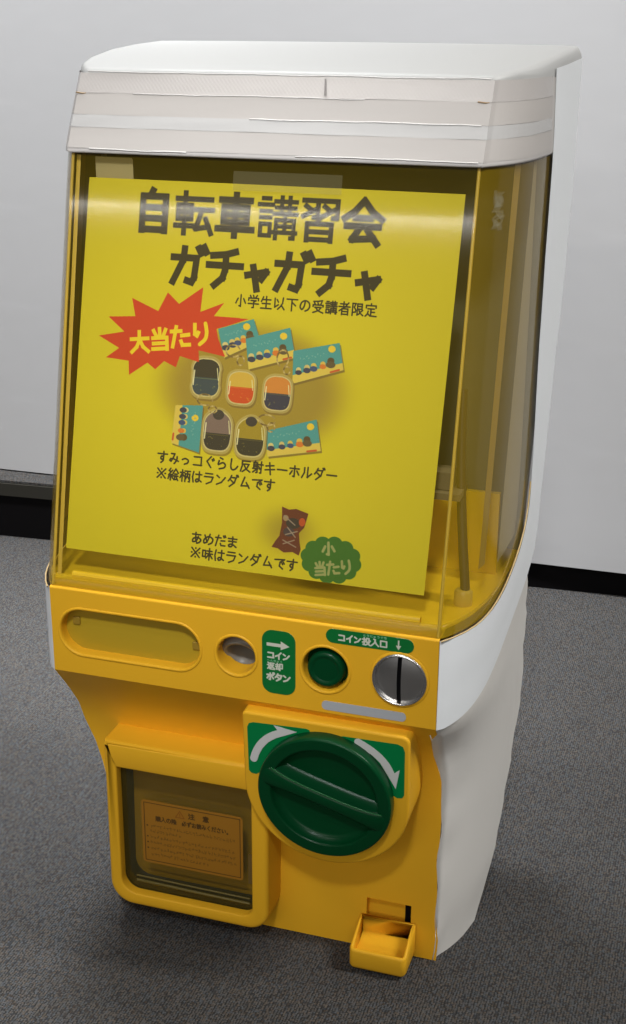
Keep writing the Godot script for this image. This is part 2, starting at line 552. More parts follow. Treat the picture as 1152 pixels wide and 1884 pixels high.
func materials():
	mat.yellow = plastic(lin(0.80, 0.425, 0.02), 0.45, 0.012, 0.35, 0.3)
	mat.white = plastic(lin(0.82, 0.845, 0.865), 0.5, 0.006, 0.02)
	mat.shell = plastic(lin(0.44, 0.44, 0.43), 0.45)
	mat.cap = plastic(lin(0.50, 0.475, 0.455), 0.4, 0.01, 0.02, 0.3)
	mat.green = plastic(lin(0.0005, 0.046, 0.013), 0.3, 0.01, 0.35, 0.3)
	mat.green_print = plastic(lin(0.0, 0.19, 0.05), 0.5, 0.0, 0.05, 0.3)
	mat.white_print = plastic(lin(0.62, 0.62, 0.60), 0.5)
	mat.grey_print = plastic(lin(0.42, 0.44, 0.47), 0.5)
	mat.black = plastic(lin(0.004, 0.0035, 0.004), 0.7, 0.0, 0.05, 0.2)
	mat.dark = plastic(lin(0.13, 0.125, 0.06), 0.6)
	mat.amber = plastic(lin(0.80, 0.50, 0.015), 0.3)
	mat.gold = plastic(lin(0.60, 0.40, 0.05), 0.3)
	mat.brown = plastic(lin(0.14, 0.085, 0.02), 0.4)
	var ch := plastic(lin(0.74, 0.73, 0.72), 0.27)
	ch.metallic = 1.0
	mat.chrome = ch
	var p := plastic(lin(0.32, 0.22, 0.004), 0.07, 0.0, 0.05, 0.4)
	p.transparency = BaseMaterial3D.TRANSPARENCY_ALPHA
	p.albedo_color.a = 0.13
	mat.pane = p
	var p2 := plastic(lin(0.42, 0.27, 0.008), 0.12, 0.0, 0.05, 0.4)
	p2.transparency = BaseMaterial3D.TRANSPARENCY_ALPHA
	p2.albedo_color.a = 0.30
	mat.side_pane = p2
	var p3 := plastic(lin(0.62, 0.40, 0.008), 0.2, 0.0, 0.05, 0.4)
	p3.transparency = BaseMaterial3D.TRANSPARENCY_ALPHA
	p3.albedo_color.a = 0.42
	mat.rim = p3
	var sm := plastic(lin(0.06, 0.05, 0.012), 0.15)
	sm.transparency = BaseMaterial3D.TRANSPARENCY_ALPHA
	sm.albedo_color.a = 0.5
	mat.smoke = sm
	var cl := plastic(lin(0.485, 0.475, 0.465), 0.25, 0.004, 0.03, 0.35)
	mat.tape = cl
	mat.tape_warm = plastic(lin(0.47, 0.44, 0.415), 0.4, 0.004, 0.03, 0.3)


func room():
	# carpet: loop pile in rows, each loop its own grey
	var rng := RandomNumberGenerator.new()
	rng.seed = 11
	var n := 1024
	var c := Canvas.new(n, n, Color(0.20, 0.20, 0.20))
	var hm := Image.create(n, n, false, Image.FORMAT_RGBA8)
	hm.fill(Color(0.1, 0.1, 0.1))
	var cell := 6
	for gx in n / cell + 1:
		var shift := rng.randf_range(0.0, 6.0)
		for gy in n / cell + 1:
			var v := rng.randf()
			var base := 0.318 + 0.06 * (v - 0.5)
			if v > 0.94:
				base = 0.34
			elif v < 0.12:
				base = 0.25
			var tint := rng.randf_range(-0.02, 0.02)
			var col := Color(base + tint + 0.006, base, base - tint - 0.004)
			var at := Vector2(gx * cell + rng.randf_range(1.8, 4.2), gy * cell + shift + rng.randf_range(-1.0, 1.0))
			var ra := Vector2(rng.randf_range(2.2, 3.1), rng.randf_range(2.6, 4.0))
			for i in range(int(at.x - 4), int(at.x + 5)):
				for j in range(int(at.y - 5), int(at.y + 6)):
					var d := ((Vector2(i + 0.5, j + 0.5) - at) / ra).length()
					if d < 1.0:
						var x := posmod(i, n)
						var y := posmod(j, n)
						var hgt := 0.25 + (0.45 + 0.3 * v) * sqrt(1.0 - d * d)
						if hgt > hm.get_pixel(x, y).r:
							hm.set_pixel(x, y, Color(hgt, hgt, hgt))
							c.im.set_pixel(x, y, col)
	var m := StandardMaterial3D.new()
	m.albedo_texture = c.tex()
	m.roughness = 1.0
	m.metallic_specular = 0.1
	m.heightmap_enabled = true
	m.heightmap_texture = ImageTexture.create_from_image(hm)
	m.heightmap_scale = 0.06
	m.uv1_triplanar = true
	m.uv1_world_triplanar = true
	m.uv1_scale = Vector3.ONE / 0.34
	mat.carpet = m
	var st := new_st()
	quad(st, V(-4, 0, 6), V(4, 0, 6), V(4, 0, -4), V(-4, 0, -4))
	var fl := obj("floor", st, m)
	fl.set_meta("kind", "structure")
	fl.set_meta("label", "grey flecked loop pile office carpet under the machine")
	# low dark plinth with carpeted top behind the machine
	var turn := deg_to_rad(4.25)
	var pl := thing("plinth", "low black plinth with carpeted top along the foot of the white board", "plinth", V(-0.2565, 0, -0.7355))
	pl.rotation.y = turn
	st = new_st()
	box(st, V(-2.2, 0, -0.6), V(2.2, 0.058, 0))
	obj("plinth_face", st, mat.black, pl)
	st = new_st()
	box(st, V(-2.2, 0.0585, -0.6), V(2.2, 0.0755, 0.003))
	obj("plinth_edging", st, plastic(lin(0.022, 0.020, 0.014), 0.6), pl)
	st = new_st()
	box(st, V(-2.2, 0.076, -0.6), V(2.2, 0.079, 0.0))
	obj("plinth_carpet", st, m, pl)
	# white boards
	var wb := plastic(lin(0.55, 0.55, 0.56), 0.55, 0.015, 0.004)
	# one long board; its foot stands on the plinth at the left and hangs in front of it at the right
	st = new_st()
	var zb := func(x: float) -> float: return -0.036 + (x + 0.33) * 0.0615
	for e in [[-1.9, 0.336, 0.081], [0.336, 1.9, 0.034]]:
		var x0: float = e[0]
		var x1: float = e[1]
		var z0: float = zb.call(x0)
		var z1: float = zb.call(x1)
		quad(st, V(x0, e[2], z0), V(x1, e[2], z1), V(x1, 1.0, z1), V(x0, 1.0, z0))
		quad(st, V(x1, e[2], z1 - 0.005), V(x0, e[2], z0 - 0.005), V(x0, 1.0, z0 - 0.005), V(x1, 1.0, z1 - 0.005))
		quad(st, V(x0, e[2], z0 - 0.005), V(x1, e[2], z1 - 0.005), V(x1, e[2], z1), V(x0, e[2], z0))
		quad(st, V(x0, 1.0, z0), V(x1, 1.0, z1), V(x1, 1.0, z1 - 0.005), V(x0, 1.0, z0 - 0.005))
	quad(st, V(0.336, 0.034, zb.call(0.336) - 0.005), V(0.336, 0.034, zb.call(0.336)), V(0.336, 0.081, zb.call(0.336)), V(0.336, 0.081, zb.call(0.336) - 0.005))
	var b := obj("board", st, wb)
	b.transform = pl.transform
	tag(b, "long plain white board standing behind the capsule machine", "partition")


# ------------------------------------------------------------------ yellow front
func cell_hole(st: SurfaceTool, x0: float, x1: float, y0: float, y1: float, hole: PackedVector2Array, z: float):
	# the part of the coin panel between a rectangle and the hole in it
	var c := Vector2.ZERO
	for p in hole:
		c += p / hole.size()
	st.set_smooth_group(-1)
	var outer := PackedVector2Array()
	for p in hole:
		var d := p - c
		var t := 1e9
		if d.x > 1e-9: t = minf(t, (x1 - c.x) / d.x)
		if d.x < -1e-9: t = minf(t, (x0 - c.x) / d.x)
		if d.y > 1e-9: t = minf(t, (y1 - c.y) / d.y)
		if d.y < -1e-9: t = minf(t, (y0 - c.y) / d.y)
		outer.append(c + d * t)
	var n := hole.size()
	for i in n:
		var j := (i + 1) % n
		var a := outer[i]
		var b := outer[j]
		tri(st, V(hole[i].x, hole[i].y, z), V(hole[j].x, hole[j].y, z), V(b.x, b.y, z))
		tri(st, V(hole[i].x, hole[i].y, z), V(b.x, b.y, z), V(a.x, a.y, z))
		if absf(a.x - b.x) > 1e-6 and absf(a.y - b.y) > 1e-6:
			var k := Vector2(x1 if maxf(a.x, b.x) > c.x and maxf(a.x, b.x) >= x1 - 1e-6 else x0, y1 if maxf(a.y, b.y) >= y1 - 1e-6 else y0)
			tri(st, V(a.x, a.y, z), V(b.x, b.y, z), V(k.x, k.y, z))

func stadium(x0: float, x1: float, y0: float, y1: float) -> PackedVector2Array:
	var r := (y1 - y0) / 2
	var p := round_rect(x0, y0, x1, y1, [r, r, r, r], 16)
	var out := PackedVector2Array()
	for i in p.size():
		var q := p[(i + 1) % p.size()]
		var k := maxi(1, int(p[i].distance_to(q) / 0.004))
		for j in k:
			out.append(p[i].lerp(q, float(j) / k))
	return out

func front_panel():
	# lower face: the cove under the coin panel and the wall below, with the opening of the return tray left out
	var st := new_st()
	var ys := [0.0, 0.0175, 0.03, 0.0425, 0.056, 0.07, 0.085, 0.10, 0.118, 0.135, 0.155, 0.172, 0.187, 0.198, 0.208, 0.2141]
	var rows := []
	for y in ys:
		var row := []
		var l := lerp_table(LOWL, y)
		for x in [l, l * 0.5, 0.0, 0.05, 0.085, 0.119, 0.13, torn_edge(y) if y < 0.205 else HW]:
			row.append(V(x, y, lerp_table(LOWZ, y)))
		rows.append(row)
	for i in rows.size() - 1:
		for j in 7:
			if j == 4 and (i == 1 or i == 2):
				continue
			grid(st, [rows[i].slice(j, j + 2), rows[i + 1].slice(j, j + 2)], 3)
	# foot: closes the bottom and carries the weight
	box(st, V(-0.1, 0.0, -0.24), V(0.1, 0.05, -0.085))
	obj("front_panel", st, mat.yellow, machine)


func coin_panel():
	var st := new_st()
	var zo := 0.0
	var pill := stadium(-0.1338, -0.0265, 0.2292, 0.2645)
	var hole := circle(Vector2(-0.0004, 0.2466), 0.0146)
	var btn := circle(Vector2(0.0632, 0.2463), 0.0167)
	var coin := circle(Vector2(0.1145, 0.2471), 0.0186)
	cell_hole(st, -HW, -0.02, YB, YT, pill, zo)
	cell_hole(st, -0.02, 0.017, YB, YT, hole, zo)
	cell_hole(st, 0.042, 0.088, YB, YT, btn, zo)
	cell_hole(st, 0.088, HW, YB, YT, coin, zo)
	quad(st, V(0.017, YB, zo), V(0.042, YB, zo), V(0.042, YT, zo), V(0.017, YT, zo))
	# rounded upper edge that the window stands on
	var rows := []
	for k in 5:
		var a := k * PI / 8
		rows.append([V(-HW, YT + 0.0015 * sin(a), -0.0015 * (1 - cos(a))), V(HW, YT + 0.0015 * sin(a), -0.0015 * (1 - cos(a)))])
	rows.append([V(-HW, YT + 0.0015, -0.02), V(HW, YT + 0.0015, -0.02)])
	grid(st, rows, 4)
	var panel := obj("coin_panel", st, mat.yellow, machine)
	# rounded lips and walls of the openings
	var wells := [[pill, 0.0065, "display_slot"], [hole, 0.013, "lock_hole"], [btn, 0.008, "button_well"], [coin, 0.002, "coin_well"]]
	for w in wells:
		st = new_st()
		var d := []
		d.append(Vector2(-0.0016, 0.0002))
		d.append(Vector2(-0.0012, 0.0007))
		d.append(Vector2(-0.0004, 0.0009))
		d.append(Vector2(0.0004, 0.0005))
		d.append(Vector2(0.0009, -0.0006))
		d.append(Vector2(0.0011, -0.002))
		d.append(Vector2(0.0013, -w[1] - 0.002))
		steps(st, w[0], d)
		obj(w[2], st, mat.yellow, panel)
	# pill: clear amber cover over a plain yellow card
	st = new_st()
	prism(st, inset(pill, -0.001), -0.016, -0.0078, 0.0)
	var card := obj("display_card", st, plastic(lin(0.42, 0.28, 0.012), 0.5), panel)
	for s in [[-0.124, 0.252], [-0.0325, 0.246]]:
		st = new_st()
		prism(st, round_rect(s[0] - 0.0028, s[1] - 0.003, s[0] + 0.0028, s[1] + 0.003, [0.001, 0.001, 0.001, 0.001]), -0.0077, -0.0064, 0.0005)
		obj("card_clip", st, plastic(lin(0.30, 0.19, 0.02), 0.4), card)
	# lock hole: a grey barrel behind the opening
	st = new_st()
	var xf := Transform3D(Basis(Vector3.RIGHT, 0.45), V(-0.0004, 0.2436, -0.016))
	steps(st, circle(Vector2.ZERO, 0.0155), [Vector2(0, -0.012), Vector2(0, 0.004), Vector2(0.0015, 0.0055), Vector2(0.004, 0.005), Vector2(0.0055, 0.001), Vector2(0.007, -0.012)], xf, true)
	obj("lock_barrel", st, plastic(lin(0.20, 0.18, 0.15), 0.4), panel)
	# green push button
	st = new_st()
	var b2 := circle(Vector2(0.0632, 0.2458), 0.0128)
	steps(st, b2, [Vector2(-0.004, -0.0099), Vector2(-0.0005, -0.0098), Vector2(0, -0.009), Vector2(0, -0.0015), Vector2(0.0006, -0.0004), Vector2(0.002, 0.0003), Vector2(0.003, 0.0001), Vector2(0.0045, -0.0006)], Transform3D.IDENTITY, true)
	obj("coin_return_button", st, mat.green, machine)
	# coin slot: polished disc in two halves with a dark slit between them
	var ring := new_st()
	steps(ring, coin, [Vector2(-0.0002, -0.002), Vector2(-0.0002, 0.0012), Vector2(0.0004, 0.0022), Vector2(0.0012, 0.0024), Vector2(0.0018, 0.0015), Vector2(0.002, -0.003)])
	var cs := obj("coin_slot", ring, mat.chrome, machine)
	for s in [-1, 1]:
		st = new_st()
		var rows2 := []
		for k in 8:
			var rr := 0.0167 * (1.0 - pow(k / 7.0, 1.5))
			var row := []
			for i in 25:
				var a := -PI / 2 + PI * i / 24.0
				var q := Vector2(maxf(cos(a) * rr, 0.0014) * s, sin(a) * rr)
				row.append(V(0.1145 + q.x, 0.2471 + q.y, 0.0002 + 0.0024 * (1.0 - pow(q.length() / 0.0168, 2.0))))
			rows2.append(row)
		var rim := []
		for q in rows2[0]:
			rim.append(V(q.x, q.y, -0.002))
		grid(st, [rim, rows2[0]], 21, s > 0)
		grid(st, rows2, 0, s > 0)
		obj("slot_plate", st, mat.chrome, cs)
	st = new_st()
	quad(st, V(0.112, 0.2305, -0.0016), V(0.117, 0.2305, -0.0016), V(0.117, 0.2637, -0.0016), V(0.112, 0.2637, -0.0016))
	obj("coin_slit", st, mat.black, cs)
	# stickers
	label_return()
	label_insert()
	st = new_st()
	prism(st, round_rect(0.0612, 0.2165, 0.1196, 0.2232, [0.003, 0.0032, 0.003, 0.003]), 0.0, 0.0004)
	obj("grey_cover_sticker", st, mat.grey_print, machine)

func sticker_mat(c: Canvas) -> StandardMaterial3D:
	var m := StandardMaterial3D.new()
	m.albedo_texture = c.tex()
	m.roughness = 0.4
	m.texture_repeat = false
	return m

const PRINT_GREEN := Color(0.0, 0.42, 0.18)
const PRINT_WHITE := Color(0.80, 0.80, 0.74)

func label_return():
	# box 0.0185..0.0427 by 0.2228..0.2700
	var k := 14000.0
	var c := Canvas.new(338, 660, PRINT_GREEN)
	c.seg(Vector2(62, 150), Vector2(210, 150), 17, PRINT_WHITE, true)
	c.poly(PackedVector2Array([Vector2(190, 104), Vector2(278, 150), Vector2(190, 196)]), PRINT_WHITE)
	c.write("コイン", Vector2(52, 222), 78, Vector2(74, 74), 8.5, PRINT_WHITE, G)
	c.write("へんきゃく", Vector2(50, 306), 33, Vector2(28, 22), 2.6, Color(0.45, 0.66, 0.5), G)
	c.write("返却", Vector2(52, 334), 82, Vector2(76, 78), 7.0, PRINT_WHITE, G)
	c.write("ボタン", Vector2(46, 446), 82, Vector2(80, 80), 9.0, PRINT_WHITE, G)
	var st := new_st()
	var p := round_rect(0.0186, 0.2228, 0.0424, 0.2699, [0.0075, 0.0075, 0.0075, 0.0075])
	prism(st, p, 0.0, 0.0004, 0.0, Transform3D.IDENTITY, Rect2(0.0186, 0.2228, 0.0238, 0.0471))
	obj("return_button_sticker", st, sticker_mat(c), machine)

func label_insert():
	var c := Canvas.new(838, 142, PRINT_GREEN)
	c.write("コイン", Vector2(118, 40), 76, Vector2(70, 74), 8.0, PRINT_WHITE, G)
	c.write("投入口", Vector2(350, 42), 82, Vector2(78, 76), 7.5, PRINT_WHITE, G)
	c.write("とうにゅうぐち", Vector2(356, 8), 33, Vector2(28, 24), 2.6, Color(0.5, 0.7, 0.55), G)
	c.seg(Vector2(694, 30), Vector2(694, 88), 7, PRINT_WHITE, true)
	c.poly(PackedVector2Array([Vector2(668, 78), Vector2(720, 78), Vector2(694, 122)]), PRINT_WHITE)
	var st := new_st()
	prism(st, stadium(0.0636, 0.1234, 0.2670, 0.2771), 0.0, 0.0004, 0.0, Transform3D.IDENTITY, Rect2(0.0636, 0.2670, 0.0598, 0.0101))
	obj("coin_insert_sticker", st, sticker_mat(c), machine)


# ------------------------------------------------------------------ amber window
func window():
	var st := new_st()
	var rows := []
	for i in 17:
		var y := lerpf(YT + 0.0012, YC + 0.002, i / 16.0)
		rows.append(section(y, -0.0012, -0.19))
	# separate smoothing for the flat front and the two curved sides
	var subs := []
	for part in [[14, 21], [0, 15], [20, 35]]:
		var sub := []
		for r in rows:
			sub.append(r.slice(part[0], part[1]))
		subs.append(sub)
	grid(st, subs[0], 10)
	var w := obj("window_cover", st, mat.pane, machine)
	for k in [1, 2]:
		st = new_st()
		grid(st, subs[k], 10)
		obj("side_pane", st, mat.side_pane, w)
	# thicker moulded rim along the foot of the cover
	st = new_st()
	rows = []
	for e in [[YT + 0.0016, -0.0016], [YT + 0.0085, -0.0016], [YT + 0.0095, -0.0024], [YT + 0.0095, -0.0040]]:
		rows.append(section(e[0], e[1], -0.10))
	for part in [[0, 15], [14, 21], [20, 35]]:
		var sub := []
		for r in rows:
			sub.append(r.slice(part[0], part[1]))
		grid(st, sub, part[0] + 10)
	obj("window_rim", st, mat.rim, w)
	tape_bits(w)
	for s in [-1, 1]:
		st = new_st()
		var path := []
		for i in 13:
			var y := lerpf(YT + 0.002, YC + 0.001, i / 12.0)
			path.append(V(s * (HW - 0.0016), y, zfront(y) - 0.0026))
		tube(st, path, 0.0011, 8)
		obj("window_corner_edge", st, mat.gold, w)


func tape_bits(w: Node):
	var film := plastic(lin(0.55, 0.56, 0.45), 0.3)
	film.transparency = BaseMaterial3D.TRANSPARENCY_ALPHA
	film.albedo_color.a = 0.09
	var rng := RandomNumberGenerator.new()
	rng.seed = 8
	for k in 6:
		var st := new_st()
		var zr0 := rng.randf_range(0.008, 0.018)
		var y0 := rng.randf_range(0.528, 0.556)
		var rows := []
		for i in 4:
			var y := y0 + i * 0.003 + rng.randf_range(-0.0006, 0.0006)
			var zr := zr0 + rng.randf_range(-0.002, 0.002)
			var wd := rng.randf_range(0.002, 0.008)
			rows.append([V(HW + flare(zr) + 0.0004, y, zfront(y) - zr), V(HW + flare(zr + wd) + 0.0004, y, zfront(y) - zr - wd)])
		grid(st, rows, 1, false)
		obj("tape_residue", st, film, w)
	var st2 := new_st()
	var a := V(-0.0236, 0.549, zfront(0.549) - 0.0058)
	var b := V(0.0505, 0.561, zfront(0.561) - 0.0058)
	quad(st2, a, V(b.x, a.y, a.z), b, V(a.x, b.y, b.z))
	var clear := plastic(lin(0.45, 0.42, 0.25), 0.3)
	clear.transparency = BaseMaterial3D.TRANSPARENCY_ALPHA
	clear.albedo_color.a = 0.14
	obj("clear_tape", st2, clear, w)


# ------------------------------------------------------------------ white cap and its tape
func cap():
	var st := new_st()
	var rows := []
	# turned-in lip, front and sides
	for e in [[YC + 0.0015, -0.003], [YC, -0.001], [YC - 0.0002, 0.0004], [YC + 0.0008, 0.0012]]:
		rows.append(section(e[0], e[1], -0.176))
	for i in 9:
		rows.append(section(lerpf(YC + 0.002, YP - 0.0035, i / 8.0), 0.0012, -0.176))
	for part in [[0, 15], [14, 21], [20, 35]]:
		var sub := []
		for r in rows:
			sub.append(r.slice(part[0], part[1]))
		grid(st, sub, part[0] + 10)
	for i in rows[rows.size() - 1].size():
		var q: Vector3 = rows[rows.size() - 1][i]
		if absf(q.x) > HW - 0.002:
			var zr := zfront(YP) - q.z
			q.y = YP + lerp_table([[0.0, 0.0], [-0.02, 0.0025], [-0.05, 0.006], [-0.09, 0.010], [-0.13, 0.0125], [-0.19, 0.0146]], -zr) - 0.0125 * clampf(zr / 0.05, 0.45, 1.0) + 0.0012
			rows[rows.size() - 1][i] = q
	var c := obj("cap", st, mat.cap, machine)
	# top sheet, rounded down to front, sides and back
	st = new_st()
	rows = []
	var zf := zfront(YP)
	for e in [[0.0008, -0.0042], [0.0, -0.0022], [-0.0014, -0.0008], [-0.004, 0.0], [-0.02, 0.0025], [-0.05, 0.006], [-0.09, 0.010], [-0.13, 0.0125], [-0.172, 0.0142], [-0.184, 0.0146], [-0.1885, 0.0122], [-0.190, 0.0062]]:
		var z: float = zf + e[0]
		var y: float = YP + e[1]
		var w: float = HW + 0.001 + flare(-e[0])
		var row := []
		var back: bool = e[0] < -0.186
		var deep: float = clampf(-e[0] / 0.05, 0.45, 1.0)
		for q in [[1.0, 0.0125], [0.9985, 0.0075], [0.993, 0.0035], [0.982, 0.0008], [0.965, 0.0], [0.5, -0.0004], [0.0, -0.0006]]:
			row.append(V(w * q[0], y - q[1] * deep * (0.6 if back else 1.0), z))
		var left := []
		for q in row:
			left.append(V(-q.x, q.y, q.z))
		row.reverse()
		left.append_array(row.slice(1))
		rows.append(left)
	grid(st, rows, 5)
	obj("cap_top", st, mat.shell, c)
	# strips of tape round the cap
	tape_strip(c, 0.704, 0.945, 0.0016, tape_mesh_mat(), "tape_strip", 3)
	tape_strip(c, 0.300, 0.447, 0.00165, mat.tape, "tape_strip", 5)
	tape_strip(c, 0.055, 0.2985, 0.0015, mat.tape_warm, "tape_strip", 8)
	tape_strip(c, 0.4485, 0.7025, 0.0015, mat.tape_warm, "tape_strip", 9)
	# glossy lifted edges of the tape, and its brown old glue at the corners
	var nz := FastNoiseLite.new()
	nz.seed = 12
	nz.frequency = 20.0
	var gloss := plastic(lin(0.72, 0.70, 0.68), 0.08)
	for e in [[-0.136, 0.139, 0.955, 0.0004], [-0.015, 0.137, 0.447, 0.0005], [-0.10, 0.06, 0.703, 0.0003], [-0.125, -0.055, 0.05, 0.0005], [0.02, 0.138, 0.05, 0.0004]]:
		st = new_st()
		var path := []
		for i in 25:
			var x := lerpf(e[0], e[1], i / 24.0)
			var y := lerpf(YC, YP, e[2]) + nz.get_noise_2d(x, e[2] * 3.0) * 0.0008
			path.append(V(x, y, zfront(y) + 0.0017))
		tube(st, path, e[3], 6)
		obj("tape_edge", st, gloss, c)
	for x in [-0.137, 0.1375]:
		st = new_st()
		var y := lerpf(YC, YP, 0.70)
		tube(st, [V(x - 0.005, y + 0.0003, zfront(y) + 0.0016), V(x, y - 0.0002, zfront(y) + 0.0017), V(x + 0.0022, y, zfront(y) + 0.0012)], 0.0005, 6)
		obj("glue_mark", st, plastic(lin(0.36, 0.24, 0.12), 0.5), c)
	st = new_st()
	for e in [[0.0335, 0.0318, 0.735, 0.925]]:
		var y0 := lerpf(YC, YP, e[2])
		var y1 := lerpf(YC, YP, e[3])
		quad(st, V(e[0] - 0.0006, y0, zfront(y0) + 0.0023), V(e[0] + 0.0011, y0, zfront(y0) + 0.0023), V(e[1] + 0.0009, y1, zfront(y1) + 0.0023), V(e[1] - 0.0002, y1, zfront(y1) + 0.0023))
	obj("tape_joint", st, plastic(lin(0.22, 0.20, 0.19), 0.4), c)

func tape_mesh_mat() -> StandardMaterial3D:
	# tape with a fine woven relief
	var im := Image.create(64, 64, false, Image.FORMAT_RGBA8)
	for x in 64:
		for y in 64:
			var v := 0.5 + 0.25 * sin(x * TAU / 16.0) * sin(y * TAU / 16.0) + 0.12 * sin((x + y) * TAU / 8.0)
			im.set_pixel(x, y, Color(v, v, v))
	var m := plastic(lin(0.47, 0.44, 0.42), 0.2)
	m.heightmap_enabled = true
	m.heightmap_texture = ImageTexture.create_from_image(im)
	m.heightmap_scale = 0.009
	m.uv1_triplanar = true
	m.uv1_scale = Vector3.ONE * 90.0
	return m

func tape_strip(parent: Node, f0: float, f1: float, grow: float, m: Material, called: String, seed_: int):
	var n := FastNoiseLite.new()
	n.seed = seed_
	n.frequency = 14.0
	var st := new_st()
	var lo := section(lerpf(YC, YP, f0), grow, -0.165)
	var rows := []
	for k in 5:
		var f := lerpf(f0, f1, k / 4.0)
		var r := section(lerpf(YC, YP, f), grow, -0.165)
		var row := []
		for i in r.size() - 1:
			for j in 4:
				row.append(r[i].lerp(r[i + 1], j / 4.0))
		row.append(r[r.size() - 1])
		for i in row.size():
			var wob := n.get_noise_2d(row[i].x, row[i].z) * 0.0005
			row[i].y += wob
			row[i].z += wob * SLOPE2 + n.get_noise_2d(row[i].x * 2.0, row[i].y * 6.0 + 9.0) * 0.00025
		rows.append(row)
	for part in [[0, 57], [56, 81], [80, 137]]:
		var sub := []
		for r in rows:
			sub.append(r.slice(part[0], part[1]))
		grid(st, sub, part[0] + 10)
	obj(called, st, m, parent)


# ------------------------------------------------------------------ white housing behind, wrapped in paper
const EDGE_F := [[0.0, 0.2786], [-0.03, 0.2790], [-0.055, 0.2812], [-0.078, 0.2852], [-0.100, 0.2905], [-0.123, 0.2975], [-0.142, 0.306], [-0.153, 0.317], [-0.1585, 0.332], [-0.161, 0.36], [-0.1615, 0.42], [-0.164, 0.48], [-0.170, 0.54], [-0.1735, 0.58], [-0.1745, 0.6245]]
const EDGE_B := [[0.0, 0.2135], [-0.014, 0.2160], [-0.030, 0.2205], [-0.05, 0.2275], [-0.072, 0.237], [-0.1, 0.2475], [-0.14, 0.257], [-0.18, 0.266], [-0.2030, 0.285], [-0.218, 0.33], [-0.246, 0.41], [-0.265, 0.46], [-0.277, 0.52], [-0.281, 0.575], [-0.284, 0.6285]]

func side_x(y: float, z: float) -> float:
	return HW + 0.0008 + flare((zfront(y) if y > YT else 0.0) - z)

func torn_edge(y: float) -> float:     # where the wrapping paper ends on the right of the lower face
	return 0.1374 + 0.0016 * sin(y * 95.0) * sin(y * 41.0 + 1.0) - 0.003 * smoothstep(0.12, 0.195, y) + 0.0018 * smoothstep(0.04, 0.0, y)

func smooth_edge(t: Array) -> Array:
	var out := []
	for i in t.size() - 1:
		var a := Vector2(t[maxi(i - 1, 0)][0], t[maxi(i - 1, 0)][1])
		var b := Vector2(t[i][0], t[i][1])
		var c := Vector2(t[i + 1][0], t[i + 1][1])
		var d := Vector2(t[mini(i + 2, t.size() - 1)][0], t[mini(i + 2, t.size() - 1)][1])
		for j in 3:
			var q := b.cubic_interpolate(c, a, d, j / 3.0)
			out.append([q.x, q.y])
	out.append(t[t.size() - 1])
	return out

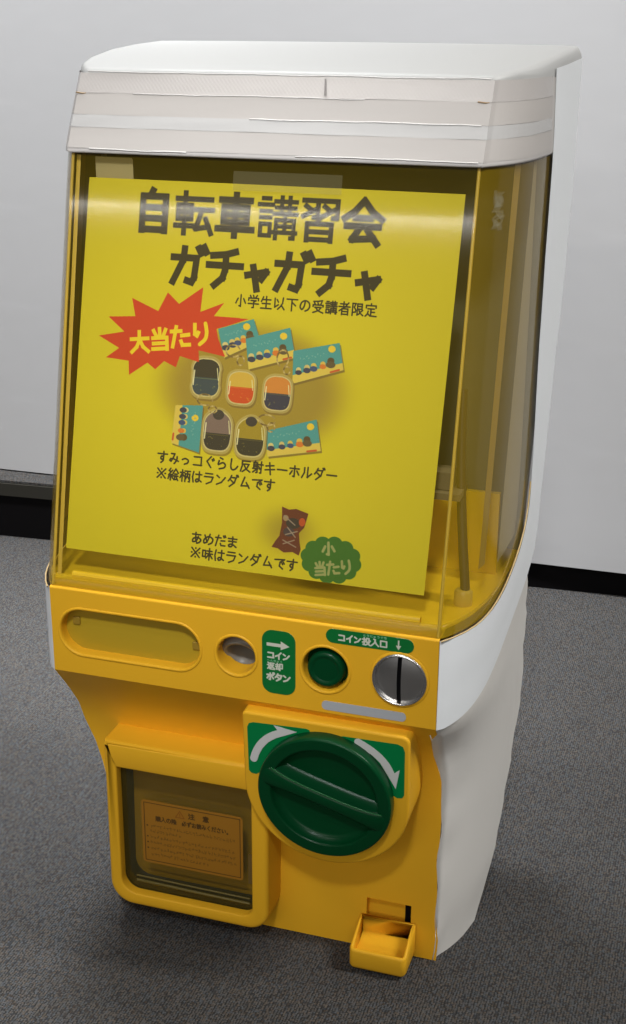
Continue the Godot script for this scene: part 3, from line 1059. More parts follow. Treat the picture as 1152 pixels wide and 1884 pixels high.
func housing():
	var edge_f := smooth_edge(EDGE_F)
	var edge_b := smooth_edge(EDGE_B)
	var rng := RandomNumberGenerator.new()
	rng.seed = 5
	var n := FastNoiseLite.new()
	n.seed = 3
	n.frequency = 18.0
	var hs := Node3D.new()
	hs.name = "housing"
	machine.add_child(hs)
	for s in [1, -1]:
		# upper sheet of the wrap
		var st := new_st()
		var rows := []
		for k in 9:
			var t := k / 8.0
			var row := []
			for i in edge_f.size():
				var z: float = lerpf(edge_b[i][0], edge_f[i][0], t)
				var y: float = lerpf(edge_b[i][1], edge_f[i][1], t)
				var fold := 0.0
				if i < 25:
					fold = 0.00022 * absf(sin(t * 7.0 + i * 0.06)) * smoothstep(0.0, 0.2, t) * smoothstep(1.0, 0.8, t) * smoothstep(25.0, 15.0, i)
				row.append(V(s * (HW + 0.0002 if i == 0 else side_x(y, z) + (0.0012 if y < 0.33 else lerpf(0.0012, 0.0004, minf((y - 0.33) * 10.0, 1.0))) + fold + 0.0003 * n.get_noise_2d(y * 1.0, z * 1.0)), y, z - (0.0004 if i == 0 else 0.0)))
			rows.append(row)
		grid(st, rows, 6, s < 0)
		obj("side_wrap", st, mat.white, hs)
		# bead where the window meets the housing
		st = new_st()
		var path := []
		for i in edge_f.size():
			if edge_f[i][1] < 0.34:
				path.append(V(s * (side_x(edge_f[i][1], edge_f[i][0]) + 0.0004), edge_f[i][1] + 0.0002, edge_f[i][0] + 0.0006))
		tube(st, path, 0.0006, 6)
		obj("window_seal", st, plastic(lin(0.58, 0.42, 0.20), 0.4), hs)
		# lower sheet, its front edge torn by hand and lapped round the corner
		st = new_st()
		rows = []
		var m := 22
		for k in 31:
			var y := lerpf(0.0, 0.268, k / 30.0)
			var zl := lerp_table(LOWZ, minf(y, YB))
			var zb := lerp_table(BACKZ, y) + 0.0022 * n.get_noise_1d(y * 2.2 + 7.0)
			var row := []
			var x0 := torn_edge(y) + 0.0002
			var tear := x0 - 0.1374
			if s > 0:
				x0 = 0.1374
			if s < 0:
				tear = 0.0
				x0 = -lerp_table(LOWL, y) + 0.0004
			if y > YB - 0.003:
				zl = -0.004 - (y - YB + 0.003) * 1.5
			row.append(V((x0 + tear - 0.0004) * s, y, zl - 0.002))
			for i in m + 1:
				var t := float(i) / m
				var z := lerpf(zl + (0.0006 if s > 0 and y < YB - 0.003 else -0.001), zb, t)
				var x := x0 + tear * maxf(0.0, 1.0 - t * 7.0) + flare(zl - z) * (1.0 if s > 0 else 0.45) - 0.003 * smoothstep(0.05, 0.0, y)
				# soft upright folds near the back edge
				x += 0.0006 * sin((zl - z) * 300.0) * smoothstep(0.07, 0.13, zl - z)
				x += 0.00035 * n.get_noise_2d(y * 0.6, z * 1.2)
				row.append(V(x * s, y, z))
			rows.append(row)
		grid(st, rows, 7, s < 0)
		obj("side_wrap", st, plastic(lin(0.68, 0.66, 0.625), 0.55, 0.006, 0.02), hs)
	# flat back
	var sb := new_st()
	var br := []
	for y in [0.10, 0.122, 0.132, 0.2, 0.28, 0.42, 0.51, 0.60, 0.628]:
		var z := lerp_table(BACKZ, y) + 0.002
		br.append([V(0.16, y, z), V(0, y, z + 0.002), V(-0.16, y, z)])
	grid(sb, br, 8)
	obj("housing_back", sb, mat.shell, hs)


# ------------------------------------------------------------------ handle plate and turning handle
func plate():
	var xf := Transform3D(Basis(Vector3.RIGHT, deg_to_rad(4.1)), V(0.0645, 0.1506, 0.0))
	# outline: straight shoulders, half round below
	var p := PackedVector2Array()
	var r := 0.0595
	for i in 29:
		var a := PI + PI * i / 28.0
		p.append(Vector2(cos(a) * r, sin(a) * r * 0.97))
	for i in 6:
		var a := i * PI / 10
		p.append(Vector2(r - 0.006 + cos(a) * 0.006, 0.0512 + sin(a) * 0.006))
	for i in 6:
		var a := PI / 2 + i * PI / 10
		p.append(Vector2(-r + 0.003 + cos(a) * 0.003, 0.0542 + sin(a) * 0.003))
	var st := new_st()
	prism(st, p, -0.046, 0.0008, 0.0018, xf)
	var pl := obj("handle_plate", st, mat.yellow, machine)
	# green direction stickers with white arrows
	var kc := Vector2(0.0015, 0.0036)
	var left := PackedVector2Array()
	for i in 9:
		var a := deg_to_rad(lerpf(112.0, 170.0, i / 8.0))
		left.append(kc + Vector2(cos(a), sin(a)) * 0.0465)
	left.append_array(PackedVector2Array([Vector2(-0.0505, 0.0075), Vector2(-0.0540, 0.0078), Vector2(-0.0558, 0.0100), Vector2(-0.0558, 0.0455), Vector2(-0.0545, 0.0485), Vector2(-0.0515, 0.0498), Vector2(-0.0130, 0.0515), Vector2(-0.0106, 0.0507), Vector2(-0.0103, 0.0484), Vector2(-0.0120, 0.0458)]))
	var right := PackedVector2Array()
	for i in 9:
		var a := deg_to_rad(lerpf(8.0, 76.0, i / 8.0))
		right.append(kc + Vector2(cos(a), sin(a)) * 0.0465)
	right.append_array(PackedVector2Array([Vector2(0.0105, 0.0466), Vector2(0.0103, 0.0490), Vector2(0.0128, 0.0503), Vector2(0.0510, 0.0510), Vector2(0.0548, 0.0495), Vector2(0.0562, 0.0455), Vector2(0.0560, 0.0110), Vector2(0.0547, 0.0085), Vector2(0.0512, 0.0078)]))
	for e in [[left, Vector2(-0.0517, 0.0203), Vector2(-0.0448, 0.0350), Vector2(-0.0325, 0.0444), Vector2(-0.0362, 0.0502), Vector2(-0.0195, 0.0478)], [right, Vector2(0.0238, 0.0479), Vector2(0.0385, 0.0388), Vector2(0.0466, 0.0268), Vector2(0.0528, 0.0310), Vector2(0.0502, 0.0153)]]:
		st = new_st()
		var q: PackedVector2Array = e[0]
		if Geometry2D.is_polygon_clockwise(q):
			q.reverse()
		prism(st, q, 0.0008, 0.0011, 0.0, xf)
		obj("direction_sticker", st, mat.green_print, pl)
		# arrow bent along the knob
		st = new_st()
		var out := PackedVector2Array()
		var inn := PackedVector2Array()
		for i in 9:
			var t := i / 8.0
			var mid: Vector2 = e[2] * 2.0 - (e[1] + e[3]) * 0.5
			var at: Vector2 = e[1].lerp(mid, t).lerp(mid.lerp(e[3], t), t)
			var dir: Vector2 = (mid.lerp(e[3], t) - e[1].lerp(mid, t)).normalized()
			var nn := Vector2(-dir.y, dir.x) * 0.0027
			out.append(at + nn)
			inn.append(at - nn)
		var ar := PackedVector2Array()
		var back: Vector2 = (e[1] - e[2]).normalized()
		var nrm := Vector2(back.y, -back.x)
		for i in range(1, 6):
			var th := i * PI / 6
			ar.append(e[1] - nrm * cos(th) * 0.0027 + back * sin(th) * 0.0027)
		ar.append_array(out)
		ar.append(e[4])
		ar.append(e[4].lerp(e[5], 0.06))
		ar.append(e[5])
		ar.append(e[5].lerp(inn[8], 0.08))
		inn.reverse()
		ar.append_array(inn)
		if Geometry2D.is_polygon_clockwise(ar):
			ar.reverse()
		prism(st, ar, 0.0011, 0.0014, 0.0, xf)
		obj("white_arrow", st, mat.white_print, pl)
	# the handle: a dished green disc with a bar across it
	var kx := xf * Transform3D(Basis.IDENTITY, V(kc.x, kc.y, 0))
	st = new_st()
	var disc := circle(Vector2.ZERO, 0.0478, 72)
	steps(st, disc, [Vector2(0.0006, 0.0), Vector2(0.0, 0.002), Vector2(0.0, 0.0090), Vector2(0.0003, 0.0101), Vector2(0.0009, 0.0107), Vector2(0.0016, 0.0110), Vector2(0.0018, 0.0110), Vector2(0.0082, 0.0108), Vector2(0.0084, 0.0108), Vector2(0.0090, 0.0105), Vector2(0.0095, 0.0098), Vector2(0.0097, 0.0094), Vector2(0.0106, 0.0036), Vector2(0.014, 0.0026), Vector2(0.03, 0.0022)], kx, true)
	var knob := obj("turning_handle", st, mat.green, machine)
	# bar: a blade widening at both ends into the rim
	st = new_st()
	var bx := kx * Transform3D(Basis(Vector3.BACK, deg_to_rad(-16.5)), Vector3.ZERO)
	var rows := []
	for i in 17:
		var x := lerpf(-0.0445, 0.0445, i / 16.0)
		var e := absf(x) / 0.0445
		var hw := 0.0058 + 0.0040 * pow(e, 3.0)
		var row := []
		for q in [[-1.5, 0.0021], [-1.12, 0.004], [-0.98, 0.0105], [-0.86, 0.0122], [-0.5, 0.0131], [0.0, 0.0134], [0.5, 0.0131], [0.80, 0.0122], [0.93, 0.0105], [1.10, 0.004], [1.5, 0.0021]]:
			row.append(bx * V(x, q[0] * hw, q[1] - 0.0022 * pow(e, 6.0)))
		rows.append(row)
	grid(st, rows, 9, true)
	obj("handle_bar", st, mat.green, knob)
	st = new_st()
	var path := []
	for i in 13:
		var x := lerpf(-0.041, 0.041, i / 12.0)
		path.append(bx * V(x, 0.0049 + 0.003 * pow(absf(x) / 0.0445, 3.0), 0.0122 - 0.001 * pow(absf(x) / 0.041, 6.0)))
	tube(st, path, 0.0007, 8)
	obj("handle_bar_edge", st, plastic(lin(0.003, 0.10, 0.02), 0.28, 0.0, 0.05, 0.35), knob)


# ------------------------------------------------------------------ capsule door
func door():
	var zf := -0.012
	var outer := round_rect(-0.1112, 0.0148, 0.0172, 0.1550, [0.0185, 0.017, 0.004, 0.001], 8)
	var inner := round_rect(-0.1014, 0.0255, 0.0046, 0.1340, [0.0125, 0.0085, 0.0008, 0.0008], 8)
	var st := new_st()
	# frame between the two outlines: same number of points in both
	var rows := [ring3(outer, -0.045, Transform3D.IDENTITY), ring3(outer, zf - 0.0035, Transform3D.IDENTITY)]
	for k in [1, 2, 3, 4]:
		var a: float = k * PI / 8
		rows.append(ring3(inset(outer, 0.0035 * (1 - cos(a))), zf - 0.0035 + 0.0035 * sin(a), Transform3D.IDENTITY))
	rows.append(ring3(inset(inner, -0.0012), zf, Transform3D.IDENTITY))
	rows.append(ring3(inset(inner, -0.0003), zf - 0.0004, Transform3D.IDENTITY))
	rows.append(ring3(inner, zf - 0.0014, Transform3D.IDENTITY))
	rows.append(ring3(inner, zf - 0.0075, Transform3D.IDENTITY))
	grid(st, rows, 11)
	var fr := obj("door_frame", st, mat.yellow, machine)
	# smoked flap with a stepped lower edge, dark chute behind
	st = new_st()
	prism(st, inset(inner, -0.0004), -0.0225, -0.0205)
	var fl := obj("door_flap", st, mat.smoke, fr)
	st = new_st()
	var chute := [inset(inner, -0.002)]
	steps(st, chute[0], [Vector2(0, -0.0195), Vector2(0.001, -0.0425), Vector2(0.002, -0.0425)], Transform3D.IDENTITY, true)
	obj("capsule_chute", st, plastic(lin(0.03, 0.024, 0.005), 0.5), fr)
	for yy in [[0.0330, 0.0011], [0.0372, 0.0007]]:
		st = new_st()
		tube(st, [V(-0.092, yy[0], -0.0196), V(-0.04, yy[0] - 0.0006, -0.0194), V(0.0, yy[0] - 0.001, -0.0196)], yy[1], 8)
		obj("flap_ridge", st, plastic(lin(0.13, 0.095, 0.015), 0.3), fl)
	st = new_st()
	box(st, V(-0.0005, 0.05, -0.0204), V(0.0030, 0.075, -0.0188))
	obj("flap_stop", st, mat.brown, fl)
	# caution label
	var w := 512
	var h := 345
	var ink := Color(0.30, 0.20, 0.06)
	var c := Canvas.new(w, h, Color(0.60, 0.41, 0.10))
	for e in [[14, 14, 498, 14], [498, 14, 498, 331], [498, 331, 14, 331], [14, 331, 14, 14]]:
		c.seg(Vector2(e[0], e[1]), Vector2(e[2], e[3]), 2.0, ink)
	for e in [[175, 66, 197, 30], [197, 30, 219, 66], [219, 66, 175, 66], [197, 43, 197, 54], [197, 59, 197, 61]]:
		c.seg(Vector2(e[0], e[1]), Vector2(e[2], e[3]), 1.8, Color(0.5, 0.28, 0.05))
	c.write("注意", Vector2(240, 32), 72, Vector2(32, 32), 2.6, ink, G)
	c.write("購入の際", Vector2(72, 80), 27, Vector2(25, 28), 2.2, ink, G)
	c.write("必ずお読みください。", Vector2(206, 80), 25, Vector2(23, 28), 2.2, ink, G)
	# the small print is too blurred in the photograph to be read: soft rows of marks
	var rng := RandomNumberGenerator.new()
	rng.seed = 21
	for e in [[130, 470, true], [158, 190, false], [190, 470, true], [222, 474, true], [254, 470, true], [286, 330, false]]:
		if e[2]:
			c.ellipse(Vector2(28, e[0] + 8), Vector2(4.5, 4.5), ink)
		var x := 42.0
		while x < e[1]:
			var y0: float = e[0]
			for k in 4:
				var a := Vector2(x + rng.randf_range(1, 11), y0 + rng.randf_range(1, 15))
				var upright := rng.randf() < 0.45
				var d := Vector2(0, rng.randf_range(5, 12)) if upright else Vector2(rng.randf_range(5, 11), 0)
				c.seg(a - d * 0.5, a + d * 0.5, 1.2, ink.lerp(Color(0.60, 0.41, 0.10), 0.45))
			x += rng.randf_range(15, 18)
	st = new_st()
	prism(st, round_rect(-0.0862, 0.0505, -0.0050, 0.1052, [0.003, 0.003, 0.003, 0.003]), -0.0205, -0.0202, 0.0, Transform3D.IDENTITY, Rect2(-0.0862, 0.0505, 0.0812, 0.0547))
	obj("caution_label", st, sticker_mat(c), fl)


# ------------------------------------------------------------------ return tray
func tray():
	var x0 := 0.085
	var x1 := 0.119
	var st := new_st()
	# pocket behind the opening
	quad(st, V(x0, 0.0175, -0.048), V(x1, 0.0175, -0.048), V(x1, 0.0425, -0.048), V(x0, 0.0425, -0.048))
	quad(st, V(x0, 0.0175, -0.0405), V(x0, 0.0175, -0.048), V(x0, 0.0425, -0.048), V(x0, 0.0425, -0.0405))
	quad(st, V(x1, 0.0175, -0.048), V(x1, 0.0175, -0.0405), V(x1, 0.0425, -0.0405), V(x1, 0.0425, -0.048))
	quad(st, V(x0, 0.0425, -0.048), V(x1, 0.0425, -0.048), V(x1, 0.0425, -0.0405), V(x0, 0.0425, -0.0405))
	quad(st, V(x0, 0.0175, -0.0405), V(x1, 0.0175, -0.0405), V(x1, 0.0175, -0.048), V(x0, 0.0175, -0.048))
	var t := obj("coin_tray", st, mat.yellow, machine)
	# scoop standing out of it
	st = new_st()
	var o := round_rect(0.0805, -0.0400, 0.1232, -0.0085, [0.004, 0.004, 0.001, 0.001], 5)
	for i in o.size():
		o[i].y = -0.0400 - 0.0085 - o[i].y    # turn so that the rounded corners face forward
	o.reverse()
	var up := Transform3D(Basis(Vector3.RIGHT, -PI / 2), Vector3.ZERO)      # outline y becomes -z, height becomes y
	for i in o.size():
		o[i].y = -o[i].y
	o.reverse()
	var rows := []
	var heights := []
	for e in [[0.0012, 0.003], [0.0, 0.0045], [0.0, 0.0], [0.0004, 0.0], [0.0018, 0.0], [0.0024, -0.0006], [0.0028, -0.002]]:
		heights.append(e)
	# side heights rise towards the machine
	var lift := func(z: float) -> float: return lerpf(0.0185, 0.0290, clampf((-0.0085 - z) / 0.0315, 0.0, 1.0))
	var base_ring := func(d: float) -> Array:
		var q := []
		for p in inset(o, d):
			q.append(p)
		return q
	var levels := [[0.0030, "b", 0.0022], [0.0012, "b", 0.0030], [0.0, "b", 0.0052], [0.0, "t", -0.0014], [0.0005, "t", -0.0004], [0.0014, "t", 0.0], [0.0024, "t", -0.0004], [0.0029, "t", -0.0014], [0.0031, "b", 0.0160]]
	for e in levels:
		var row := []
		for p in base_ring.call(e[0]):
			var z: float = -p.y
			var y: float = e[2] if e[1] == "b" else lift.call(z) + e[2]
			if e[1] == "b" and e[2] > 0.01:
				y = lerpf(0.0085, 0.0165, clampf((-0.0085 - z) / 0.0315, 0.0, 1.0))
			row.append(V(p.x, y, z))
		row.append(row[0])
		rows.append(row)
	grid(st, rows, 12)
	# bottom of the scoop
	var last: Array = rows[rows.size() - 1]
	st.set_smooth_group(-1)
	var mid := Vector3.ZERO
	for q in last.slice(0, last.size() - 1):
		mid += q / (last.size() - 1)
	mid = V(0.10185, 0.0125, -0.0243)
	for i in last.size() - 1:
		tri(st, mid, last[i + 1], last[i])
	obj("tray_scoop", st, mat.yellow, t)
	st = new_st()
	quad(st, V(0.1128, 0.0225, -0.0476), V(0.1172, 0.0225, -0.0476), V(0.1172, 0.0405, -0.0476), V(0.1128, 0.0405, -0.0476))
	obj("return_slot", st, mat.black, t)


# ------------------------------------------------------------------ what shows through the window
func inside():
	var st := new_st()
	var rows := []
	# dark liner behind the poster
	for y in [0.28, 0.42, 0.615]:
		rows.append([V(-0.1655, y, -0.160), V(-0.08, y, -0.168), V(0.08, y, -0.168), V(0.1655, y, -0.160)])
	grid(st, rows, 13)
	var inn := obj("inner_liner", st, mat.dark, machine)
	st = new_st()
	rows = []
	for z in [-0.165, -0.12, -0.09, -0.06, -0.035, -0.018, -0.008, -0.0045]:
		var w: float = HW + flare(-z) - 0.0035
		rows.append([V(-w, 0.2845, z), V(0.0, 0.2845, z), V(w, 0.2845, z)])
	rows.append([V(-0.137, 0.2795, -0.0045), V(0.0, 0.2795, -0.0045), V(0.137, 0.2795, -0.0045)])
	grid(st, rows, -1, true)
	obj("hopper_floor", st, mat.amber, inn)
	st = new_st()
	rows = []
	for e in [[-0.0062, 0.2845], [-0.0064, 0.2885], [-0.0074, 0.2895], [-0.0100, 0.2897], [-0.0112, 0.2890], [-0.0116, 0.2845]]:
		rows.append([V(-0.125, e[1], e[0]), V(0.125, e[1], e[0])])
	grid(st, rows, 1)
	obj("hopper_lip", st, mat.amber, inn)
	st = new_st()
	box(st, V(0.085, 0.2846, -0.112), V(0.156, 0.345, -0.108))
	obj("hopper_divider", st, mat.amber, inn)
	st = new_st()
	box(st, V(0.095, 0.357, -0.075), V(0.139, 0.3615, -0.05))
	box(st, V(0.098, 0.362, -0.072), V(0.132, 0.374, -0.056))
	obj("agitator_block", st, plastic(lin(0.20, 0.15, 0.06), 0.4), inn)
	st = new_st()
	var path := []
	for i in 9:
		var t := i / 8.0
		path.append(V(lerpf(0.1462, 0.132, t) - 0.002 * sin(t * PI), lerpf(0.290, 0.425, t), -0.05 - 0.03 * t))
	tube(st, path, 0.0032, 8)
	obj("wire_post", st, plastic(lin(0.05, 0.033, 0.01), 0.4), inn)
	st = new_st()
	steps(st, circle(Vector2.ZERO, 0.0062, 20), [Vector2(0, 0.0), Vector2(0, 0.009), Vector2(0.001, 0.0105)], Transform3D(Basis(Vector3.RIGHT, -PI / 2), V(0.1445, 0.2846, -0.05)), true)
	obj("post_foot", st, mat.gold, inn)
	# upright ribs just inside the curved sides
	st = new_st()
	rows = []
	for i in 5:
		var y := lerpf(0.285, YC, i / 4.0)
		var row := []
		for k in 7:
			var zr: float = lerpf(0.012, 0.160, k / 6.0)
			row.append(V(-(HW + flare(zr) - 0.004), y, zfront(y) - zr))
		rows.append(row)
	grid(st, rows, 1, true)
	obj("inner_side", st, plastic(lin(0.22, 0.15, 0.02), 0.5), inn)
	for e in [[0.045, 0.056, plastic(lin(0.40, 0.25, 0.03), 0.4)], [0.088, 0.150, plastic(lin(0.40, 0.34, 0.19), 0.5)]]:
		for s in [1, -1]:
			st = new_st()
			rows = []
			for i in 9:
				var y := lerpf(0.31 if e[0] < 0.05 else 0.30, YC, i / 8.0)
				var row := []
				for k in 5:
					var zr: float = lerpf(e[0], e[1], k / 4.0)
					row.append(V(s * (HW + flare(zr) - 0.007), y, zfront(y) - zr))
				rows.append(row)
			grid(st, rows, 1, s < 0)
			obj("inner_rib", st, e[2], inn)
	# thick left corner of the cover: a pale strip beside a dark gap
	st = new_st()
	rows = []
	for i in 9:
		var y := lerpf(0.286, YC - 0.002, i / 8.0)
		rows.append([V(-0.1372, y, zfront(y) - 0.006), V(-0.1342, y, zfront(y) - 0.006)])
	grid(st, rows, 1)
	obj("corner_strip", st, mat.gold, inn)
	st = new_st()
	prism(st, round_rect(-0.1240, 0.548, -0.0965, 0.5665, [0.0005, 0.002, 0.002, 0.0005]), 0.0, 0.0004, 0.0, Transform3D(Basis.IDENTITY, V(0, 0, -0.0715)))
	obj("tan_tab", st, plastic(lin(0.42, 0.34, 0.14), 0.6), inn)


# ------------------------------------------------------------------ poster
func pts(a: Array) -> PackedVector2Array:
	var out := PackedVector2Array()
	for i in range(0, a.size(), 2):
		out.append(Vector2(a[i], a[i + 1]))
	return out

func poster():
	var ink := Color(0.03, 0.03, 0.015)
	var c := Canvas.new(1024, 1013, Color(0.835, 0.755, 0.055))
	# heading
	var hx := 137.0
	var weights := [9.0, 7.0, 8.5, 5.6, 6.4, 8.8]
	var head := "自転車講習会"
	for k in 6:
		c.glyph(head[k], Vector2(hx + 115 * k + 3, 24), Vector2(108, 112), weights[k], ink, G, 0.0, true)
	for e in [["ガ", 250, 166, 104, 102], ["チ", 353, 166, 104, 102], ["ャ", 462, 204, 66, 66], ["ガ", 541, 166, 104, 102], ["チ", 645, 166, 104, 102], ["ャ", 763, 204, 66, 66]]:
		c.glyph(e[0], Vector2(e[1], e[2]), Vector2(e[3], e[4]), 9.0, ink, G, 0.0, true)
	c.write("小学生以下の受講者限定", Vector2(441, 282), 35.4, Vector2(32, 34), 1.9, ink, G)
	# photo of the prizes: an oval that fades into the paper
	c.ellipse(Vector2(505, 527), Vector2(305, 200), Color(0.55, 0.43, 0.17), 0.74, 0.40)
	var paper := Color(0.90, 0.78, 0.22)
	var cards := [[pts([400, 377, 497, 344, 520, 400, 423, 451]), Vector2(479, 365)], [pts([479, 397, 599, 359, 620, 435, 494, 476]), Vector2(583, 382)], [pts([613, 418, 736, 388, 753, 456, 618, 503]), Vector2(717, 405)], [pts([374, 582, 373, 709, 291, 690, 295, 588]), Vector2(354, 617)], [pts([555, 633, 693, 590, 712, 670, 567, 700]), Vector2(678, 610)]]
	var rng := RandomNumberGenerator.new()
	rng.seed = 4
	for e in cards:
		var q: PackedVector2Array = e[0]
		var sh := PackedVector2Array()
		for v in q:
			sh.append(v + Vector2(4, 5))
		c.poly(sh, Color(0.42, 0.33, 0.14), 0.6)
		c.poly(q, Color(0.22, 0.58, 0.54))
		var tl := q[0]
		var tr := q[1]
		var br := q[2]
		var bl := q[3]
		c.poly(PackedVector2Array([tl.lerp(bl, 0.74), tr.lerp(br, 0.74), br, bl]), Color(0.86, 0.74, 0.28))
		c.ellipse(e[1], Vector2(10, 9), Color(0.92, 0.76, 0.18))
		# soft pale scribbles and a row of little coloured bundles
		for k in 9:
			var o := tl.lerp(tr, 0.16 + 0.06 * k).lerp(bl.lerp(br, 0.16 + 0.06 * k), 0.26 + 0.05 * (k % 2))
			c.seg(o, o + Vector2(rng.randf_range(-3, 3), rng.randf_range(-3, 3)), 1.2, Color(0.42, 0.66, 0.58))
		for k in 5:
			var t := 0.10 + 0.17 * k + rng.randf_range(-0.02, 0.02)
			var o := bl.lerp(br, t).lerp(tl.lerp(tr, t), 0.30)
			var big := 12.0 if k == 4 else 8.5 + rng.randf() * 2.0
			var up := (tl - bl).normalized()
			c.ellipse(o + up * big * 0.8, Vector2(big * 0.8, big * 0.75), [Color(0.84, 0.76, 0.45), Color(0.82, 0.72, 0.40), Color(0.84, 0.72, 0.30), Color(0.86, 0.70, 0.28), Color(0.30, 0.22, 0.12)][k])
			c.ellipse(o, Vector2(big * 1.05, big * 0.72), [Color(0.12, 0.15, 0.26), Color(0.12, 0.17, 0.30), Color(0.14, 0.26, 0.42), Color(0.84, 0.44, 0.14), Color(0.34, 0.28, 0.18)][k])
		c.seg(bl.lerp(br, 0.78).lerp(tl, 0.04), bl.lerp(br, 0.95).lerp(tl, 0.04), 2.6, Color(0.78, 0.30, 0.12))
	# bag-shaped keyrings, plain and two-coloured, in clear sleeves
	var keys := [
		[376, 507, 38, 48, "arch", Color(0.07, 0.09, 0.11), Color(0.10, 0.22, 0.27), 0.0], [477, 526, 36, 41, "square", Color(0.82, 0.66, 0.22), Color(0.80, 0.24, 0.06), -0.05], [579, 532, 36, 43, "square", Color(0.82, 0.50, 0.18), Color(0.07, 0.12, 0.25), 0.0],
		[420, 645, 38, 52, "pear", Color(0.46, 0.37, 0.33), Color(0.07, 0.08, 0.12), 0.15], [514, 653, 38, 50, "pear", Color(0.62, 0.52, 0.10), Color(0.07, 0.09, 0.10), 0.1],
	]
	for e in keys:
		var at := Vector2(e[0], e[1])
		var rad := Vector2(e[2], e[3])
		var outl := PackedVector2Array()
		for k in 48:
			var a := TAU * k / 48
			var q := Vector2(signf(cos(a)) * pow(absf(cos(a)), 0.55), signf(sin(a)) * pow(absf(sin(a)), 0.6))
			var up := clampf(-sin(a), 0.0, 1.0)
			if e[4] == "pear":
				q.x *= 1.0 - 0.62 * up * up * (0.5 + 0.5 * up)
			elif e[4] == "arch":
				q.x *= 1.0 - 0.22 * pow(up, 4.0) - (0.06 if absf(q.y) < 0.3 else 0.0)
			else:
				q.x *= 1.0 - 0.30 * pow(up, 5.0)
			outl.append(q)
		for layer in [[Vector2(3, 4), 1.22, Color(0.44, 0.34, 0.15), 0.5], [Vector2.ZERO, 1.20, Color(0.74, 0.66, 0.36), 0.6], [Vector2.ZERO, 1.07, Color(0.83, 0.77, 0.50), 0.7], [Vector2.ZERO, 1.0, e[5], 1.0]]:
			var q := PackedVector2Array()
			for v in outl:
				q.append(at + layer[0] + v * rad * layer[1])
			c.poly(q, layer[2], layer[3])
		var low := PackedVector2Array()
		for v in outl:
			low.append(at + Vector2(v.x, maxf(v.y, e[7])) * rad * 0.99)
		c.poly(low, e[6])
		if e[4] == "pear":
			c.ellipse(at + Vector2(0, -rad.y * 0.82), Vector2(rad.x * 0.42, rad.y * 0.26), Color(0.13, 0.12, 0.16))
		# seams and gloss
		c.seg(at + Vector2(-rad.x * 0.85, rad.y * (e[7] + 0.06)), at + Vector2(rad.x * 0.85, rad.y * (e[7] + 0.06)), 1.2, e[6].lerp(paper, 0.25))
		c.seg(at + Vector2(-rad.x * 0.88, -rad.y * 0.35), at + Vector2(-rad.x * 0.92, rad.y * 0.45), 1.6, Color(0.90, 0.86, 0.62))
		c.seg(at + Vector2(rad.x * 0.80, -rad.y * 0.55), at + Vector2(rad.x * 0.93, rad.y * 0.1), 1.2, Color(0.88, 0.84, 0.58))
		for k in 7:
			var o := at + Vector2(rng.randf_range(-0.7, 0.7), rng.randf_range(0.3, 0.8)) * rad
			c.seg(o, o + Vector2(rng.randf_range(-3, 3), rng.randf_range(-2, 2)), 1.0, e[6].lerp(paper, 0.4))
	# split rings and chains
	for e in [[447, 431, 20, 16, 0.4], [470, 455, 10, 12, 1.0], [586, 440, 16, 22, 2.0], [600, 470, 9, 10, 0.0], [378, 566, 22, 15, 1.0], [402, 590, 12, 9, 2.0], [556, 604, 24, 14, 0.3], [570, 622, 10, 12, 1.2], [330, 430, 12, 10, 0.0]]:
		for k in 13:
			var a0: float = e[4] + k * 0.42
			c.seg(Vector2(e[0], e[1]) + Vector2(cos(a0) * e[2], sin(a0) * e[3]), Vector2(e[0], e[1]) + Vector2(cos(a0 + 0.42) * e[2], sin(a0 + 0.42) * e[3]), 2.0, Color(0.40, 0.30, 0.13).lerp(Color(0.78, 0.68, 0.40), 0.5 + 0.5 * sin(k * 1.3)))
	# red burst
	c.poly(pts([58, 419, 132, 403, 83, 366, 161, 360, 148, 312, 226, 342, 250, 291, 284, 319, 349, 271, 346, 336, 411, 308, 385, 344, 483, 345, 422, 368, 395, 377, 402, 403, 425, 448, 349, 437, 353, 468, 297, 456, 288, 487, 253, 473, 229, 497, 205, 481, 154, 518, 150, 480, 83, 476, 120, 448]), Color(0.80, 0.16, 0.04))
	var burst := "大当たり"
	for k in 4:
		c.glyph(burst[k], Vector2(146 + 58 * k, 401 - 11.5 * k), Vector2(58, 60), 5.2, Color(0.93, 0.80, 0.10), G, -0.12, true)
	c.write("すみっコぐらし反射キーホルダー", Vector2(254, 714), 34.2, Vector2(30, 33), 2.1, ink, G)
	c.write("※絵柄はランダムです", Vector2(254, 758), 34.4, Vector2(31, 33), 2.1, ink, G)
	# sweet in a twisted wrapper
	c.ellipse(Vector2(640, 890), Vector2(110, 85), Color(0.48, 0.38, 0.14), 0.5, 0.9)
	c.poly(pts([620, 827, 640, 833, 660, 829, 694, 838, 690, 858, 686, 876, 673, 892, 677, 915, 682, 935, 678, 951, 660, 944, 636, 948, 618, 939, 601, 937, 610, 920, 620, 905, 624, 869]), Color(0.36, 0.07, 0.06))
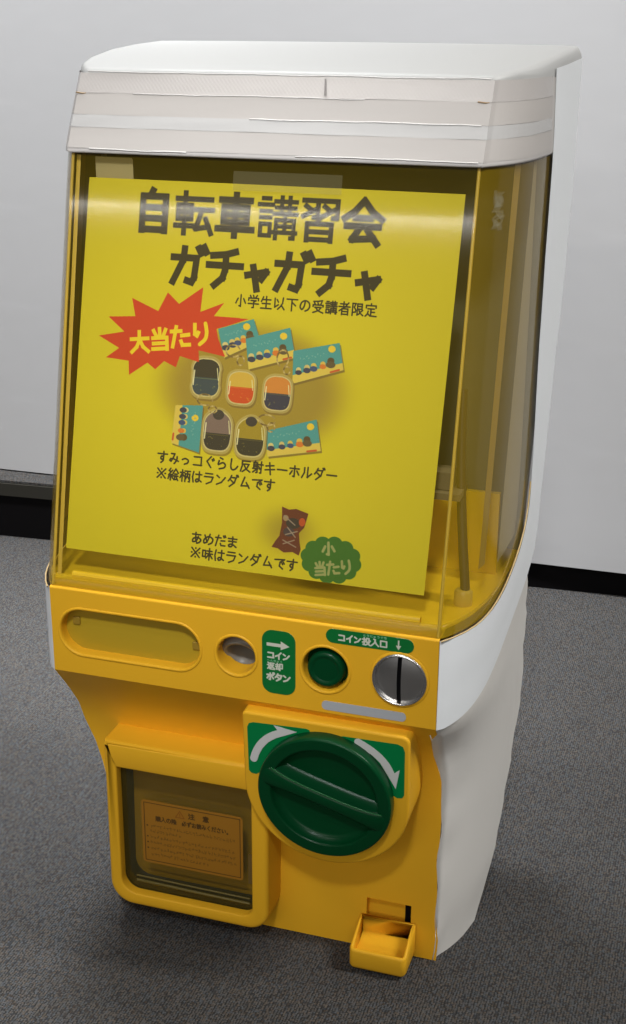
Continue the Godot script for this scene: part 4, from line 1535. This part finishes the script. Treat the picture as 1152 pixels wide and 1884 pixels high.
	c.ellipse(Vector2(655, 868), Vector2(20, 14), Color(0.10, 0.08, 0.14))
	c.ellipse(Vector2(679, 862), Vector2(9, 11), Color(0.72, 0.24, 0.08))
	c.ellipse(Vector2(633, 856), Vector2(8, 8), Color(0.60, 0.50, 0.34))
	c.ellipse(Vector2(645, 892), Vector2(16, 12), Color(0.20, 0.14, 0.20))
	for e in [[628, 850, 660, 872], [636, 900, 668, 888], [640, 880, 664, 904], [630, 915, 668, 930], [632, 925, 662, 912]]:
		c.seg(Vector2(e[0], e[1]), Vector2(e[2], e[3]), 1.6, Color(0.58, 0.50, 0.42))
	# green cloud
	var gc := Color(0.09, 0.40, 0.08)
	c.ellipse(Vector2(767, 952), Vector2(70, 52), gc)
	for k in 12:
		var a := TAU * k / 12 + 0.1
		c.ellipse(Vector2(767, 952) + Vector2(cos(a) * 62, sin(a) * 43), Vector2(22, 20), gc)
	c.glyph("小", Vector2(737, 908), Vector2(38, 36), 3.6, Color(0.60, 0.62, 0.36), G, -0.12)
	for k in 3:
		c.glyph("当たり"[k], Vector2(719 + 35 * k, 963 - 6.5 * k), Vector2(36, 38), 3.4, Color(0.60, 0.62, 0.36), G, -0.18)
	c.write("あめだま", Vector2(370, 922), 34.5, Vector2(32, 33), 2.1, ink, G)
	c.write("※味はランダムです", Vector2(371, 962), 34.4, Vector2(31, 33), 2.1, ink, G)
	# paper sheet
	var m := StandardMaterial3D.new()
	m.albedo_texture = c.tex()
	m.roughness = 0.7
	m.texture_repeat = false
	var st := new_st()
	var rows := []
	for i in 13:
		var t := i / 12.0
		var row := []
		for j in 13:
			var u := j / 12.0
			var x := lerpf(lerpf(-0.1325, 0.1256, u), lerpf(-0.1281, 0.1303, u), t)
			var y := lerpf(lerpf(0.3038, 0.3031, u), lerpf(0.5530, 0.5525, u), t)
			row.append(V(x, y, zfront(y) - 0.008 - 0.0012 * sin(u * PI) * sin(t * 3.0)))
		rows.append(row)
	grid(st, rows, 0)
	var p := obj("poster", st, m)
	tag(p, "yellow printed prize poster with red burst behind the amber window", "poster")
